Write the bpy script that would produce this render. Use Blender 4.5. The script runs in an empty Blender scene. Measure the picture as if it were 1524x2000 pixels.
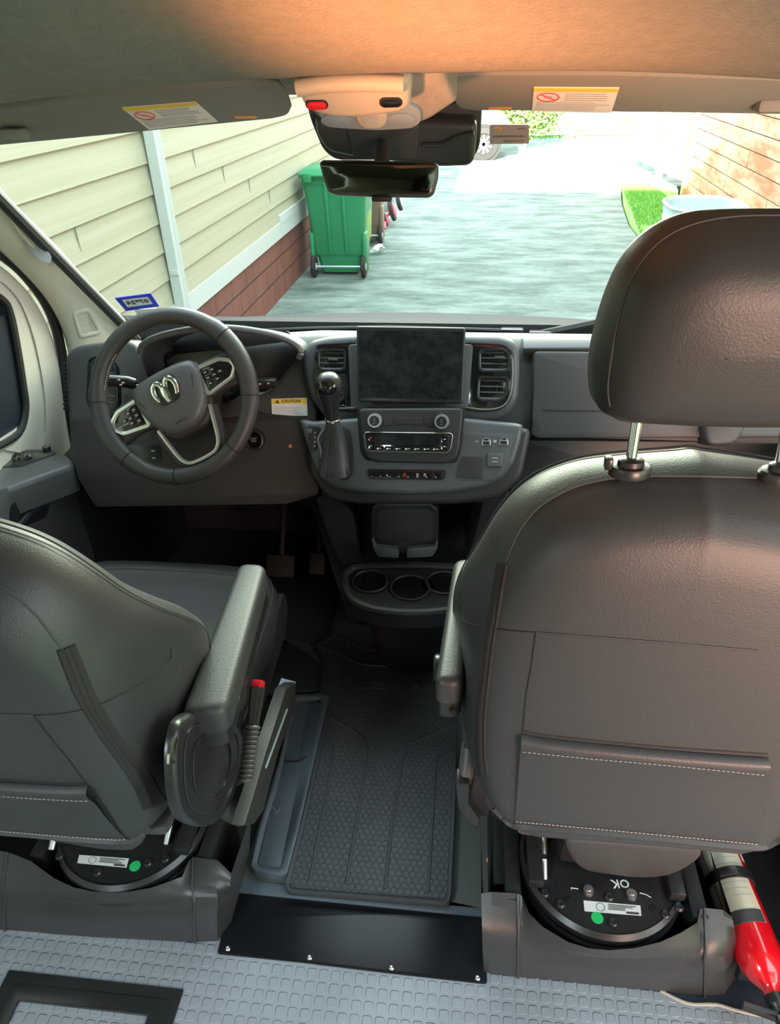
import bpy, bmesh, math, random
from mathutils import Vector, Matrix
from mathutils.bvhtree import BVHTree
from mathutils.geometry import tessellate_polygon
V = Vector
S = bpy.context.scene
random.seed(4)
# ---------------------------------------------------------------- camera
FPX = 1387.0
CAM = V((.16, 0, 1.5))
_F = V(((938-762)/FPX, (100-1000)/FPX, 1)).normalized()
_L = V((9.83, .398, -1)); _L = (_L - _F*_L.dot(_F)).normalized()
_Z = _L.cross(_F)
def ray(px, py):
    c = V(((px-762)/FPX, (py-1000)/FPX, 1))
    return V((c.dot(_L), c.dot(_F), c.dot(_Z)))
def at(px, py, x=None, y=None, z=None):
    d = ray(px, py)
    t = (x-CAM.x)/d.x if x is not None else (y-CAM.y)/d.y if y is not None else (z-CAM.z)/d.z
    return CAM + d*t
cd = bpy.data.cameras.new('camera'); cam = bpy.data.objects.new('camera', cd)
S.collection.objects.link(cam); S.camera = cam
cd.sensor_fit = 'VERTICAL'; cd.sensor_height = 24; cd.lens = 24*FPX/2000
cd.clip_start = .02; cd.clip_end = 200
bx = V((_L.x, _F.x, _Z.x)); by = -V((_L.y, _F.y, _Z.y)); bz = -V((_L.z, _F.z, _Z.z))
cam.matrix_world = Matrix(((bx.x, by.x, bz.x, CAM.x), (bx.y, by.y, bz.y, CAM.y), (bx.z, by.z, bz.z, CAM.z), (0, 0, 0, 1)))
# ---------------------------------------------------------------- light
S.view_settings.view_transform = 'Standard'; S.view_settings.look = 'None'
S.view_settings.gamma = 1; S.view_settings.exposure = 0.1
w = bpy.data.worlds.new('sky'); S.world = w; w.use_nodes = True
nt = w.node_tree; bg = nt.nodes['Background']
tc = nt.nodes.new('ShaderNodeTexCoord'); sx = nt.nodes.new('ShaderNodeSeparateXYZ'); cr = nt.nodes.new('ShaderNodeValToRGB')
nt.links.new(tc.outputs['Generated'], sx.inputs[0]); nt.links.new(sx.outputs['Z'], cr.inputs[0]); nt.links.new(cr.outputs[0], bg.inputs[0])
cr.color_ramp.elements[0].color = (1, 1, .96, 1); cr.color_ramp.elements[1].color = (.78, .93, 1, 1)
cr.color_ramp.elements[1].position = .6
bg.inputs[1].default_value = 5.6
def sun(d, e, col, ang):
    l = bpy.data.lights.new('sun', 'SUN'); l.energy = e; l.color = col; l.angle = ang
    o = bpy.data.objects.new('sun', l); S.collection.objects.link(o)
    o.rotation_euler = (-V(d)).to_track_quat('-Z', 'Y').to_euler()
sun((-.21, -1, .46), 46, (1, .93, .8), .009)
def area(name, loc, tgt, w_, h_, e, col, spread=math.pi):
    l = bpy.data.lights.new(name, 'AREA'); l.shape = 'RECTANGLE'; l.size = w_; l.size_y = h_; l.energy = e; l.color = col; l.spread = spread
    o = bpy.data.objects.new(name, l); S.collection.objects.link(o); o.location = loc
    o.rotation_euler = (V(tgt)-V(loc)).to_track_quat('-Z', 'Y').to_euler()
area('sliding_door_daylight', (1.7, -2.1, .85), (.72, .7, 1.0), 1.1, 1.2, 20, (1, .55, .44), .85)
area('windshield_daylight', (.1, 2.55, 1.74), (.1, .8, .98), 1.9, .5, 85, (.90, 1, .74))
area('headliner_warm_fill', (-.40, .12, 1.08), (.16, .86, 1.52), .12, .12, 1.6, (1, .34, .12), .50)  # added warm fill lamp inside the cabin, tints the headliner orange
area('cabin_floor_fill', (-.86, -1.0, 1.5), (.0, .45, 0), .3, .5, 5, (.80, .92, 1), 1.1)  # added cool fill lamp by the left wall, brightens the floor
# ---------------------------------------------------------------- materials
def mat(name, col, rough=.5, metal=0, bump=None, spec=.5, coat=0, var=None, trans=0, emis=None):
    m = bpy.data.materials.new(name); m.use_nodes = True; nt = m.node_tree; b = nt.nodes['Principled BSDF']
    b.inputs['Base Color'].default_value = (*col, 1); b.inputs['Roughness'].default_value = rough
    b.inputs['Metallic'].default_value = metal; b.inputs['Specular IOR Level'].default_value = spec
    b.inputs['Coat Weight'].default_value = coat
    if emis: b.inputs['Emission Color'].default_value = (*col, 1); b.inputs['Emission Strength'].default_value = emis
    def coords():
        t = nt.nodes.new('ShaderNodeTexCoord'); return t.outputs['Object']
    if bump:      # (kind, scale, strength)
        kind, sc, st = bump
        if kind == 'noise':
            n = nt.nodes.new('ShaderNodeTexNoise'); n.inputs['Scale'].default_value = sc; n.inputs['Detail'].default_value = 3; h = n.outputs[0]
        else:
            n = nt.nodes.new('ShaderNodeTexVoronoi'); n.inputs['Scale'].default_value = sc; h = n.outputs['Distance']
            n.feature = 'SMOOTH_F1' 
        nt.links.new(coords(), n.inputs['Vector'])
        bp = nt.nodes.new('ShaderNodeBump'); bp.inputs['Strength'].default_value = st; bp.inputs['Distance'].default_value = .002
        nt.links.new(h, bp.inputs['Height']); nt.links.new(bp.outputs[0], b.inputs['Normal'])
    if var:       # (scale xyz, colour2, detail, low, high)
        sc, c2, det, lo, hi = var
        mp = nt.nodes.new('ShaderNodeMapping'); mp.inputs['Scale'].default_value = sc
        n = nt.nodes.new('ShaderNodeTexNoise'); n.inputs['Scale'].default_value = 1; n.inputs['Detail'].default_value = det; n.inputs['Roughness'].default_value = .72
        r = nt.nodes.new('ShaderNodeValToRGB'); r.color_ramp.elements[0].position = lo; r.color_ramp.elements[1].position = hi
        r.color_ramp.elements[0].color = (*col, 1); r.color_ramp.elements[1].color = (*c2, 1)
        nt.links.new(coords(), mp.inputs[0]); nt.links.new(mp.outputs[0], n.inputs['Vector']); nt.links.new(n.outputs[0], r.inputs[0]); nt.links.new(r.outputs[0], b.inputs['Base Color'])
    return m
def mathn(nt, op, a, b=None, c=None):
    n = nt.nodes.new('ShaderNodeMath'); n.operation = op
    for i, v in enumerate((a, b, c)):
        if v is None: continue
        if isinstance(v, (int, float)): n.inputs[i].default_value = v
        else: nt.links.new(v, n.inputs[i])
    return n.outputs[0]
def pattern_mat(name, col, rough, kind, p, st, dist=.002, c2=None):
    """coin (rounded square) or hexagon relief driven by the object's own coordinates"""
    m = mat(name, col, rough); nt = m.node_tree; b = nt.nodes['Principled BSDF']
    t = nt.nodes.new('ShaderNodeTexCoord'); s = nt.nodes.new('ShaderNodeSeparateXYZ'); nt.links.new(t.outputs['Object'], s.inputs[0])
    X, Y = s.outputs[0], s.outputs[1]
    def cell(v, per, off): return mathn(nt, 'ABSOLUTE', mathn(nt, 'SUBTRACT', mathn(nt, 'FRACT', mathn(nt, 'ADD', mathn(nt, 'DIVIDE', v, per), off+100)), .5))
    if kind == 'coin':
        a, c = cell(X, p, 0), cell(Y, p, 0)
        d = mathn(nt, 'POWER', mathn(nt, 'ADD', mathn(nt, 'POWER', a, 4.0), mathn(nt, 'POWER', c, 4.0)), .25)
        lo, hi = .33, .40
        inv = True
    else:
        q = p*1.7320508
        def hexd(off):
            a = mathn(nt, 'MULTIPLY', cell(X, p, off), p); c = mathn(nt, 'MULTIPLY', cell(Y, q, off), q)
            e = mathn(nt, 'ADD', mathn(nt, 'MULTIPLY', a, .5), mathn(nt, 'MULTIPLY', c, .8660254))
            return mathn(nt, 'MAXIMUM', a, e)
        d = mathn(nt, 'DIVIDE', mathn(nt, 'MINIMUM', hexd(0), hexd(.5)), p)
        lo, hi = .36, .44
    mr = nt.nodes.new('ShaderNodeMapRange'); mr.interpolation_type = 'SMOOTHSTEP'; nt.links.new(d, mr.inputs[0])
    mr.inputs[1].default_value = lo; mr.inputs[2].default_value = hi; mr.inputs[3].default_value = 1; mr.inputs[4].default_value = 0
    h = mr.outputs[0]
    bp = nt.nodes.new('ShaderNodeBump'); bp.inputs['Strength'].default_value = st; bp.inputs['Distance'].default_value = dist
    nt.links.new(h, bp.inputs['Height']); nt.links.new(bp.outputs[0], b.inputs['Normal'])
    n = nt.nodes.new('ShaderNodeTexNoise'); n.inputs['Scale'].default_value = 6; n.inputs['Detail'].default_value = 6; nt.links.new(t.outputs['Object'], n.inputs['Vector'])
    r = nt.nodes.new('ShaderNodeValToRGB'); r.color_ramp.elements[0].color = (*col, 1); r.color_ramp.elements[1].color = (*(c2 or [x*1.25 for x in col]), 1)
    r.color_ramp.elements[0].position = .35; r.color_ramp.elements[1].position = .75
    nt.links.new(n.outputs[0], r.inputs[0]); nt.links.new(r.outputs[0], b.inputs['Base Color'])
    return m
M = {}
M['leather'] = mat('leather', (.039, .040, .041), .46, bump=('vor', 420, .12), spec=.45)
M['leather_light'] = M['leather']
M['thread'] = mat('thread', (.30, .29, .27), .8)
M['thread_dark'] = mat('thread_dark', (.05, .05, .05), .7)
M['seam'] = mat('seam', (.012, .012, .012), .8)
M['strap'] = mat('webbing', (.020, .017, .016), .75, bump=('noise', 600, .4))
M['plastic'] = mat('dash_plastic', (.050, .053, .055), .48, bump=('vor', 700, .12))
M['plastic2'] = mat('lower_dash_plastic', (.024, .023, .022), .5, bump=('vor', 700, .15))
M['plastic_lt'] = mat('fascia_plastic', (.075, .080, .085), .42, bump=('vor', 800, .08))
M['cover'] = mat('seat_base_plastic', (.034, .033, .032), .38, bump=('noise', 900, .12))
M['greypl'] = mat('warm_grey_plastic', (.06, .057, .056), .5)
M['gloss'] = mat('gloss_black', (.008, .008, .009), .08, coat=.6)
M['black'] = mat('matt_black', (.007, .007, .008), .7)
M['hole'] = mat('recess_black', (.004, .004, .004), .9)
M['screen'] = mat('screen_glass', (.012, .013, .014), .12, var=((22, 22, 22), (.045, .047, .05), 4, .45, .85))
M['satin'] = mat('satin_black', (.02, .02, .021), .32)
M['chrome'] = mat('chrome', (.85, .85, .85), .12, 1)
M['silver'] = mat('satin_silver', (.62, .63, .62), .28, .85)
M['steel'] = mat('steel_screw', (.55, .55, .55), .35, 1)
M['white'] = mat('white_paint_mark', (.8, .8, .8), .6)
M['paper'] = mat('paper_label', (.78, .78, .74), .5)
M['ink'] = mat('label_ink', (.05, .05, .05), .6)
M['ink_lt'] = mat('icon_grey', (.42, .42, .42), .6)
M['yellow'] = mat('label_yellow', (.85, .60, .05), .5)
M['red_ink'] = mat('label_red', (.65, .04, .04), .5)
M['amber'] = mat('amber_plastic', (.75, .28, .06), .4)
M['green_dot'] = mat('green_sticker', (.02, .55, .14), .5)
M['red_plastic'] = mat('red_plastic', (.55, .015, .025), .35)
M['red_paint'] = mat('red_gloss_paint', (.72, .004, .012), .18, coat=.8)
M['blue'] = mat('blue_sticker', (.01, .03, .55), .5)
M['ltblue'] = mat('light_blue_sticker', (.05, .35, .75), .5)
M['felt'] = mat('headliner_felt', (.22, .212, .188), .95, bump=('noise', 260, .5), spec=.1, var=((60, 60, 60), (.26, .25, .222), 4, .35, .7))
M['visor'] = mat('visor_vinyl', (.20, .205, .185), .75, bump=('noise', 300, .15))
M['cream'] = mat('cream_plastic', (.42, .38, .31), .55)
M['creampillar'] = mat('pillar_plastic', (.56, .57, .47), .5)
M['bluegrey'] = mat('blue_grey_plastic', (.22, .27, .30), .45)
M['paint'] = mat('pale_body_paint', (.62, .60, .54), .3, coat=.3)
M['rubber'] = mat('rubber_seal', (.018, .019, .019), .6)
M['tray'] = mat('tray_plastic', (.085, .105, .125), .45, bump=('noise', 400, .2))
M['floorpl'] = mat('cab_floor_plastic', (.085, .095, .088), .5)
M['kick'] = mat('gloss_kick_plate', (.006, .007, .009), .30, bump=('noise', 14, .05), spec=.35)
M['mirror'] = mat('mirror_glass', (.10, .095, .08), .06, 1)
M['camhouse'] = mat('sensor_housing', (.045, .045, .043), .4)
M['coin'] = pattern_mat('coin_rubber_floor', (.24, .26, .285), .42, 'coin', .0235, .8, .0020)
M['hex'] = pattern_mat('hexagon_mat_rubber', (.040, .046, .050), .5, 'hex', .0148, .9, .0028, c2=(.055, .062, .066))
M['matrub'] = mat('mat_rubber', (.036, .041, .044), .5, bump=('noise', 300, .1))
M['siding'] = mat('siding_paint', (.37, .375, .26), .6, var=((1.5, .35, 24), (.42, .42, .31), 5, .4, .62))
M['trimw'] = mat('white_trim', (.52, .58, .56), .5)
M['brick'] = mat('painted_brick', (.15, .052, .042), .7, var=((3, 5, 3), (.22, .085, .068), 5, .3, .7))
M['joint'] = mat('dark_joint', (.03, .035, .03), .9)
M['jointc'] = mat('siding_joint', (.22, .24, .18), .9)
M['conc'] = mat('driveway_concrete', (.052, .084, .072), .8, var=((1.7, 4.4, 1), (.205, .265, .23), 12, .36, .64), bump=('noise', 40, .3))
M['grass'] = mat('lawn_ground', (.10, .26, .05), .9, var=((14, 14, 14), (.22, .42, .10), 6, .3, .7))
M['blade'] = mat('grass_blade', (.16, .40, .06), .7)
M['plank'] = mat('wood_look_wall', (.44, .17, .075), .7, var=((2.2, 1.2, 5), (.60, .42, .28), 8, .40, .60))
M['gate'] = mat('bare_fence_wood', (.62, .36, .14), .7, var=((6, 6, .6), (.75, .50, .24), 4, .3, .7))
M['bin'] = mat('green_bin_plastic', (.022, .25, .105), .42)
M['binlt'] = mat('yellow_green_bin_side', (.22, .40, .09), .5)  # lighter yellow-green tone for one side of the bin
M['bin2'] = mat('brown_bin_plastic', (.20, .14, .10), .5)
M['lettering'] = mat('raised_lettering', (.085, .09, .095), .4)  # lighter than the mat: slight glimmer of the letters put into the colour
M['zinc'] = mat('galvanised_steel', (.50, .62, .64), .35, .5, var=((5, 5, 5), (.66, .75, .76), 4, .3, .7))
M['pink'] = mat('pink_wheel', (.85, .05, .12), .4)
M['carp'] = mat('grey_green_car_paint', (.20, .26, .22), .25, coat=.6)
M['tyre'] = mat('tyre', (.02, .02, .02), .8)
M['leaf'] = mat('hedge_leaf', (.07, .16, .03), .7, var=((9, 9, 9), (.20, .32, .07), 5, .3, .7))
M['mesh'] = mat('fence_steel', (.10, .12, .11), .5, .6)
M['navy'] = mat('navy_plastic', (.014, .020, .030), .5)
def glass(name, fac, tint=(1, 1, 1)):
    m = bpy.data.materials.new(name); m.use_nodes = True; nt = m.node_tree; nt.nodes.clear()
    o = nt.nodes.new('ShaderNodeOutputMaterial'); mx = nt.nodes.new('ShaderNodeMixShader'); t = nt.nodes.new('ShaderNodeBsdfTransparent'); g = nt.nodes.new('ShaderNodeBsdfGlossy')
    t.inputs[0].default_value = (*tint, 1); g.inputs['Roughness'].default_value = .0; mx.inputs[0].default_value = fac
    nt.links.new(t.outputs[0], mx.inputs[1]); nt.links.new(g.outputs[0], mx.inputs[2]); nt.links.new(mx.outputs[0], o.inputs[0]); return m
M['glass'] = glass('windshield_glass', .015, (.97, 1, .98))
M['dglass'] = glass('tinted_door_glass', .06, (.10, .14, .17))
# ---------------------------------------------------------------- object helpers
ROOT = {}
def props(o, label=None, cat=None, group=None, kind=None):
    if label: o['label'] = label
    if cat: o['category'] = cat
    if group: o['group'] = group
    if kind: o['kind'] = kind
    return o
def thing(name, label, cat, loc=(0, 0, 0), group=None):
    o = bpy.data.objects.new(name, None); S.collection.objects.link(o); o.location = loc; o.empty_display_size = .05
    ROOT[o.name] = V(loc); return props(o, label, cat, group)
def O(name, bm, m, parent=None, label=None, cat=None, group=None, kind=None, flat=False, ang=38):
    bmesh.ops.remove_doubles(bm, verts=bm.verts, dist=1e-6)
    bm.normal_update()
    lim = math.radians(ang)
    for f in bm.faces: f.smooth = not flat
    for e in bm.edges:
        if len(e.link_faces) == 2 and e.link_faces[0].normal.angle(e.link_faces[1].normal, 0) > lim: e.smooth = False
    if parent is not None: off = ROOT[parent.name]
    else:
        xs = [v.co for v in bm.verts]
        off = V(((min(c.x for c in xs)+max(c.x for c in xs))/2, (min(c.y for c in xs)+max(c.y for c in xs))/2, min(c.z for c in xs)))
    bmesh.ops.translate(bm, verts=bm.verts, vec=-off)
    me = bpy.data.meshes.new(name); bm.to_mesh(me); bm.free()
    me.materials.append(M[m] if isinstance(m, str) else m)
    o = bpy.data.objects.new(name, me); S.collection.objects.link(o)
    if parent is not None: o.parent = parent
    else: o.location = off
    ROOT[o.name] = off
    return props(o, label, cat, group, kind)
def join(*bms):
    r = bms[0]
    for b in bms[1:]:
        me = bpy.data.meshes.new('t'); b.to_mesh(me); r.from_mesh(me); bpy.data.meshes.remove(me); b.free()
    return r
def xf(bm, mtx): bmesh.ops.transform(bm, matrix=mtx, verts=bm.verts); return bm
class Pl:
    """a plane standing in the world with its own right/up axes"""
    def __init__(s, p, n, up=(0, 0, 1)):
        s.p = V(p); s.n = V(n).normalized(); s.u = V(up).cross(s.n).normalized(); s.v = s.n.cross(s.u)
    def hit(s, px, py):
        d = ray(px, py); return CAM + d*((s.p-CAM).dot(s.n)/d.dot(s.n))
    def ab(s, px, py):
        q = s.hit(px, py)-s.p; return (q.dot(s.u), q.dot(s.v))
    def pt(s, a, b, c=0): return s.p+s.u*a+s.v*b+s.n*c
    def M(s, a=0, b=0, c=0):
        o = s.pt(a, b, c); return Matrix(((s.u.x, s.v.x, s.n.x, o.x), (s.u.y, s.v.y, s.n.y, o.y), (s.u.z, s.v.z, s.n.z, o.z), (0, 0, 0, 1)))
    def px(s, pts): return [s.ab(*q) for q in pts]
def facing(px, py, y, tilt=0):
    """plane through the point seen at px,py at distance y; tilt leans its top away from the cabin (degrees)"""
    t = math.radians(tilt); return Pl(at(px, py, y=y), (0, -math.cos(t), math.sin(t)))
def smooth(pts, k=6, closed=True):
    n = len(pts); out = []; pts = [V(p) for p in pts]
    rng = range(n) if closed else range(n-1)
    for i in rng:
        if closed: p0, p1, p2, p3 = pts[i-1], pts[i], pts[(i+1) % n], pts[(i+2) % n]
        else: p0, p1, p2, p3 = pts[max(i-1, 0)], pts[i], pts[i+1], pts[min(i+2, n-1)]
        for j in range(k):
            t = j/k
            out.append(.5*((2*p1)+(p2-p0)*t+(2*p0-5*p1+4*p2-p3)*t*t+(3*p1-p0-3*p2+p3)*t**3))
    if not closed: out.append(pts[-1])
    return out
def rrect(w, h, r, cx=0, cy=0, k=5):
    out = []
    for sx_, sy_, a0 in ((1, 1, 0), (-1, 1, 90), (-1, -1, 180), (1, -1, 270)):
        for j in range(k+1):
            a = math.radians(a0+90*j/k); out.append((cx+sx_*(w/2-r)+r*math.cos(a), cy+sy_*(h/2-r)+r*math.sin(a)))
    return out
def circ(r, n=32, cx=0, cy=0): return [(cx+r*math.cos(2*math.pi*i/n), cy+r*math.sin(2*math.pi*i/n)) for i in range(n)]
def area2(o): return sum(o[i-1][0]*o[i][1]-o[i][0]*o[i-1][1] for i in range(len(o)))
def rnd(pts, r=.008, k=4):
    """round the corners of a polygon"""
    out = []; n = len(pts); P = [V((p[0], p[1])) for p in pts]
    for i in range(n):
        a, b, c = P[i-1], P[i], P[(i+1) % n]
        d1, d2 = (a-b), (c-b); rr = min(r, d1.length*.45, d2.length*.45)
        p, q = b+d1.normalized()*rr, b+d2.normalized()*rr
        for j in range(k+1):
            t = j/k; out.append(tuple((1-t)**2*p+2*t*(1-t)*b+t*t*q))
    return out
def prism(pl, out, c0, c1, bev=0, holes=(), seg=2):
    """solid with a traced face: outline (plane units), front at c0, back at c1"""
    bm = bmesh.new()
    if area2(out) < 0: out = list(reversed(out))
    def offset(o, d):
        n = len(o); r = []
        for i in range(n):
            a, b, c = V(o[i-1][:2]), V(o[i][:2]), V(o[(i+1) % n][:2])
            e1, e2 = (b-a), (c-b)
            if e1.length < 1e-9: e1 = e2
            if e2.length < 1e-9: e2 = e1
            n1 = V((-e1.y, e1.x)).normalized(); n2 = V((-e2.y, e2.x)).normalized(); m_ = (n1+n2)
            m_ = m_.normalized() if m_.length > 1e-6 else n1
            r.append(tuple(b+m_*min(d/max(m_.dot(n1), .5), 3*d)))
        return r
    def side(o, flip):
        rings = []
        if bev:
            for j in range(seg+1):
                a = math.pi/2*j/seg
                rings.append((offset(o, (bev*(1-math.sin(a)))*(-1 if flip else 1)), c0-bev*(1-math.cos(a))))
        else: rings.append((o, c0))
        rings.append((o, c1))
        vs = [[bm.verts.new(pl.pt(p[0], p[1], c)) for p in r] for r, c in rings]
        n = len(o)
        for A, B in zip(vs, vs[1:]):
            for i in range(n):
                j = (i+1) % n; f = (B[i], B[j], A[j], A[i])
                if flip: f = f[::-1]
                try: bm.faces.new(f)
                except ValueError: pass
        return vs[0], vs[-1], rings[0][0]
    F0, B0, po = side(out, False)
    hs = []
    for h in holes:
        if area2(h) < 0: h = list(reversed(h))
        hs.append(side(h, True))
    for front in (True, False):
        polys = [[V((p[0], p[1], 0)) for p in (po if front else out)]]
        vv = list(F0 if front else B0)
        for k_, h in enumerate(holes):
            hh = hs[k_]; src = hh[2] if front else (h if area2(h) > 0 else list(reversed(h)))
            polys.append([V((p[0], p[1], 0)) for p in src]); vv += list(hh[0] if front else hh[1])
        for t in tessellate_polygon(polys):
            a, b, c = [vv[i] for i in t]
            nn = (b.co-a.co).cross(c.co-a.co)
            if (nn.dot(pl.n) < 0) == front: a, b, c = c, b, a
            try: bm.faces.new((a, b, c))
            except ValueError: pass
    bmesh.ops.dissolve_limit(bm, angle_limit=.001, verts=bm.verts, edges=bm.edges) if not bev and len(out) < 12 else None
    return bm
def pprism(pl, pxs, c0, c1, bev=0, r=0, holes=(), sm=0, seg=2):
    o = pl.px(pxs)
    if sm: o = [tuple(p) for p in smooth(o, sm)]
    elif r: o = rnd(o, r)
    return prism(pl, o, c0, c1, bev, holes, seg)
def rings(rs, cap0=True, cap1=True):
    bm = bmesh.new(); vs = [[bm.verts.new(p) for p in r] for r in rs]; n = len(rs[0])
    for A, B in zip(vs, vs[1:]):
        for i in range(n):
            j = (i+1) % n
            try: bm.faces.new((A[i], A[j], B[j], B[i]))
            except ValueError: pass
    if cap0: bm.faces.new(vs[0][::-1])
    if cap1: bm.faces.new(vs[-1])
    return bm
def fix(bm): bmesh.ops.recalc_face_normals(bm, faces=bm.faces); return bm
def box(cx, cy, cz, sx_, sy_, sz, bev=0, seg=2, rot=None):
    bm = bmesh.new(); bmesh.ops.create_cube(bm, size=1)
    bmesh.ops.scale(bm, vec=(sx_, sy_, sz), verts=bm.verts)
    if bev: bmesh.ops.bevel(bm, geom=bm.edges[:], offset=bev, segments=seg, profile=.5, affect='EDGES')
    if rot: xf(bm, rot.to_4x4() if hasattr(rot, 'to_4x4') else rot)
    bmesh.ops.translate(bm, vec=(cx, cy, cz), verts=bm.verts); return bm
def lathe(prof, mtx, n=32):
    """prof: list of (radius, height) about local z, placed with mtx"""
    rs = [[mtx @ V((max(r, 1e-5)*math.cos(2*math.pi*i/n), max(r, 1e-5)*math.sin(2*math.pi*i/n), h)) for i in range(n)] for r, h in prof]
    return fix(rings(rs))
def tube(pts, r, n=8, closed=False, flat=None, radii=None):
    """tube along world points; flat=(normal, ratio) squashes it"""
    pts = [V(p) for p in pts]; N = len(pts); rs = []; ref = None
    for i, p in enumerate(pts):
        if closed: t = (pts[(i+1) % N]-pts[i-1])
        else: t = pts[min(i+1, N-1)]-pts[max(i-1, 0)]
        t.normalize()
        if ref is None:
            ref = V((0, 0, 1)) if abs(t.z) < .9 else V((1, 0, 0))
            if flat: ref = V(flat[0])
        ref = (ref-t*ref.dot(t)).normalized(); s_ = t.cross(ref)
        rr = radii[i] if radii else r
        k = flat[1] if flat else 1
        rs.append([p+s_*(rr*math.cos(2*math.pi*j/n))+ref*(rr*k*math.sin(2*math.pi*j/n)) for j in range(n)])
        if flat: ref = V(flat[0])
    if closed: rs.append(rs[0]); return fix(rings(rs, False, False))
    return fix(rings(rs))
def cyl(a, b, r, n=20, bev=0, r2=None):
    a, b = V(a), V(b); d = b-a; q = d.to_track_quat('Z', 'Y').to_matrix().to_4x4(); m = Matrix.Translation(a) @ q; L_ = d.length; r2 = r2 or r
    return lathe([(0, 0), (r-bev, 0), (r, bev), (r2, L_-bev), (r2-bev, L_), (0, L_)] if bev else [(0, 0), (r, 0), (r2, L_), (0, L_)], m, n)
def grid(rows, k=1, thick=0, closed=False):
    """surface through rows of world points, smoothed; optional thickness"""
    if k > 1:
        rows = [smooth(r, k, False) for r in rows]
        cols = list(zip(*rows)); cols = [smooth(c, k, False) for c in cols]; rows = list(zip(*cols))
    bm = bmesh.new(); vs = [[bm.verts.new(p) for p in r] for r in rows]
    for A, B in zip(vs, vs[1:]):
        for i in range(len(A)-1): bm.faces.new((A[i], A[i+1], B[i+1], B[i]))
    if thick: bmesh.ops.solidify(bm, geom=bm.faces[:], thickness=thick); fix(bm)
    return bm
def pillow(pl, out, rg, caps=True, kb=1):
    """closed cushion: rings of (inset, offset along the normal)"""
    if area2(out) < 0: out = list(reversed(out))
    xs = [p[0] for p in out]; ys = [p[1] for p in out]; cx, cy = (min(xs)+max(xs))/2, (min(ys)+max(ys))/2; hw, hh = (max(xs)-min(xs))/2, (max(ys)-min(ys))/2
    rs = []
    for ins, c in rg:
        rs.append([pl.pt(cx+(p[0]-cx)*(1-ins/hw), cy+(p[1]-cy)*(1-(ins if p[1] > cy else ins*kb)/hh), c) for p in out])
    return fix(rings(rs))
_fc = {}
def text(s_, size, mtx, depth=.0004, bold=0, align='CENTER'):
    cu = bpy.data.curves.new('t', 'FONT'); cu.body = s_; cu.size = size; cu.extrude = depth; cu.align_x = align; cu.align_y = 'CENTER'; cu.offset = bold; cu.resolution_u = 2
    o = bpy.data.objects.new('t', cu); S.collection.objects.link(o); dg = bpy.context.evaluated_depsgraph_get(); dg.update()
    me = bpy.data.meshes.new_from_object(o.evaluated_get(dg)); bm = bmesh.new(); bm.from_mesh(me)
    bpy.data.objects.remove(o); bpy.data.curves.remove(cu); bpy.data.meshes.remove(me)
    return xf(bm, mtx)
def quadM(pl, pxc, c=0.0):
    """matrix at the centre of a pixel spot on a plane"""
    a, b = pl.ab(*pxc); return pl.M(a, b, c)
def bars(pl, x0, y0, x1, y1, n, c, th, frac=(1, .8)):
    """rows of fine print: thin dark lines in plane units"""
    bms = []
    for i in range(n):
        y = y0+(y1-y0)*(i+.5)/n; xe = x0+(x1-x0)*random.uniform(frac[1], frac[0]); x = x0
        while x < xe:
            l = random.uniform(.05, .13)*(x1-x0); e = min(x+l, xe)
            bms.append(prism(pl, [(x, y-th/2), (e, y-th/2), (e, y+th/2), (x, y+th/2)], c, c-.0002)); x = e+.018*(x1-x0)
    return join(*bms)
def bvh(bm): return BVHTree.FromBMesh(bm)
def cast(tree, px, py, up=0):
    for k in range(up+1):
        h = tree.ray_cast(CAM, ray(px, py-2*k).normalized())
        if h[0] is not None: break
    return h[0], h[1]
def seamline(tree, pxs, r=.0011, off=.0004, k=8, n=5):
    ps = []
    for q in smooth([(a, b) for a, b in pxs], k, False):
        h, nn = cast(tree, q[0], q[1], 20)
        if h is not None: ps.append(h+nn*(off if nn.dot(CAM-h) > 0 else -off))
    return tube(ps, r, n)
def stitch(tree, pxs, r=.0008, off=.0007, step=.007, n=4):
    ps = []
    for q in smooth([(a, b) for a, b in pxs], 12, False):
        h, nn = cast(tree, q[0], q[1])
        if h is not None: ps.append(h+nn*off)
    bms = []; acc = 0; start = ps[0]
    L_ = 0; nxt = 0; seg = []
    for a, b in zip(ps, ps[1:]):
        d = (b-a).length
        if d < 1e-6: continue
        while nxt < L_+d:
            t = (nxt-L_)/d; p = a.lerp(b, t); dr = (b-a).normalized()
            bms.append(tube([p, p+dr*step*.65], r, n)); nxt += step
        L_ += d
    return join(*bms)
# ================================================================ outside: ground and houses
G = -.6
WD = V((.025, 1, 0)).normalized(); WN = V((1, -.025, 0)).normalized(); W0 = V((-1.808, 6.302, 0))
LW = Pl(W0, WN)                                                   # left house wall; u runs away along the wall
sgn = 1 if LW.u.y > 0 else -1
def wl(s_, z, c=0): return W0+WD*s_+V((0, 0, z))+WN*c
drv_edge = [at(*p, z=G) for p in ((1213, 365), (1215, 400), (1228, 440), (1250, 470), (1262, 492))]
grd = bmesh.new()
pts = [(-2.4, -6), (2.2, -6), (2.25, 8), (drv_edge[3].x, drv_edge[3].y), (drv_edge[2].x, drv_edge[2].y), (drv_edge[1].x, drv_edge[1].y), (drv_edge[0].x, 14.3), (12, 14.3), (12, 40), (-30, 40), (-30, 14), (-2.4, 14)]
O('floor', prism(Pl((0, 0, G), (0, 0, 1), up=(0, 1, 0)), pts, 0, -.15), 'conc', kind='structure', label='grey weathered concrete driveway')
O('floor', prism(Pl((0, 0, G-.02), (0, 0, 1), up=(0, 1, 0)), [(-40, -30), (40, -30), (40, 60), (-40, 60)], -.16, -.3), 'grass', kind='structure')
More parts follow.
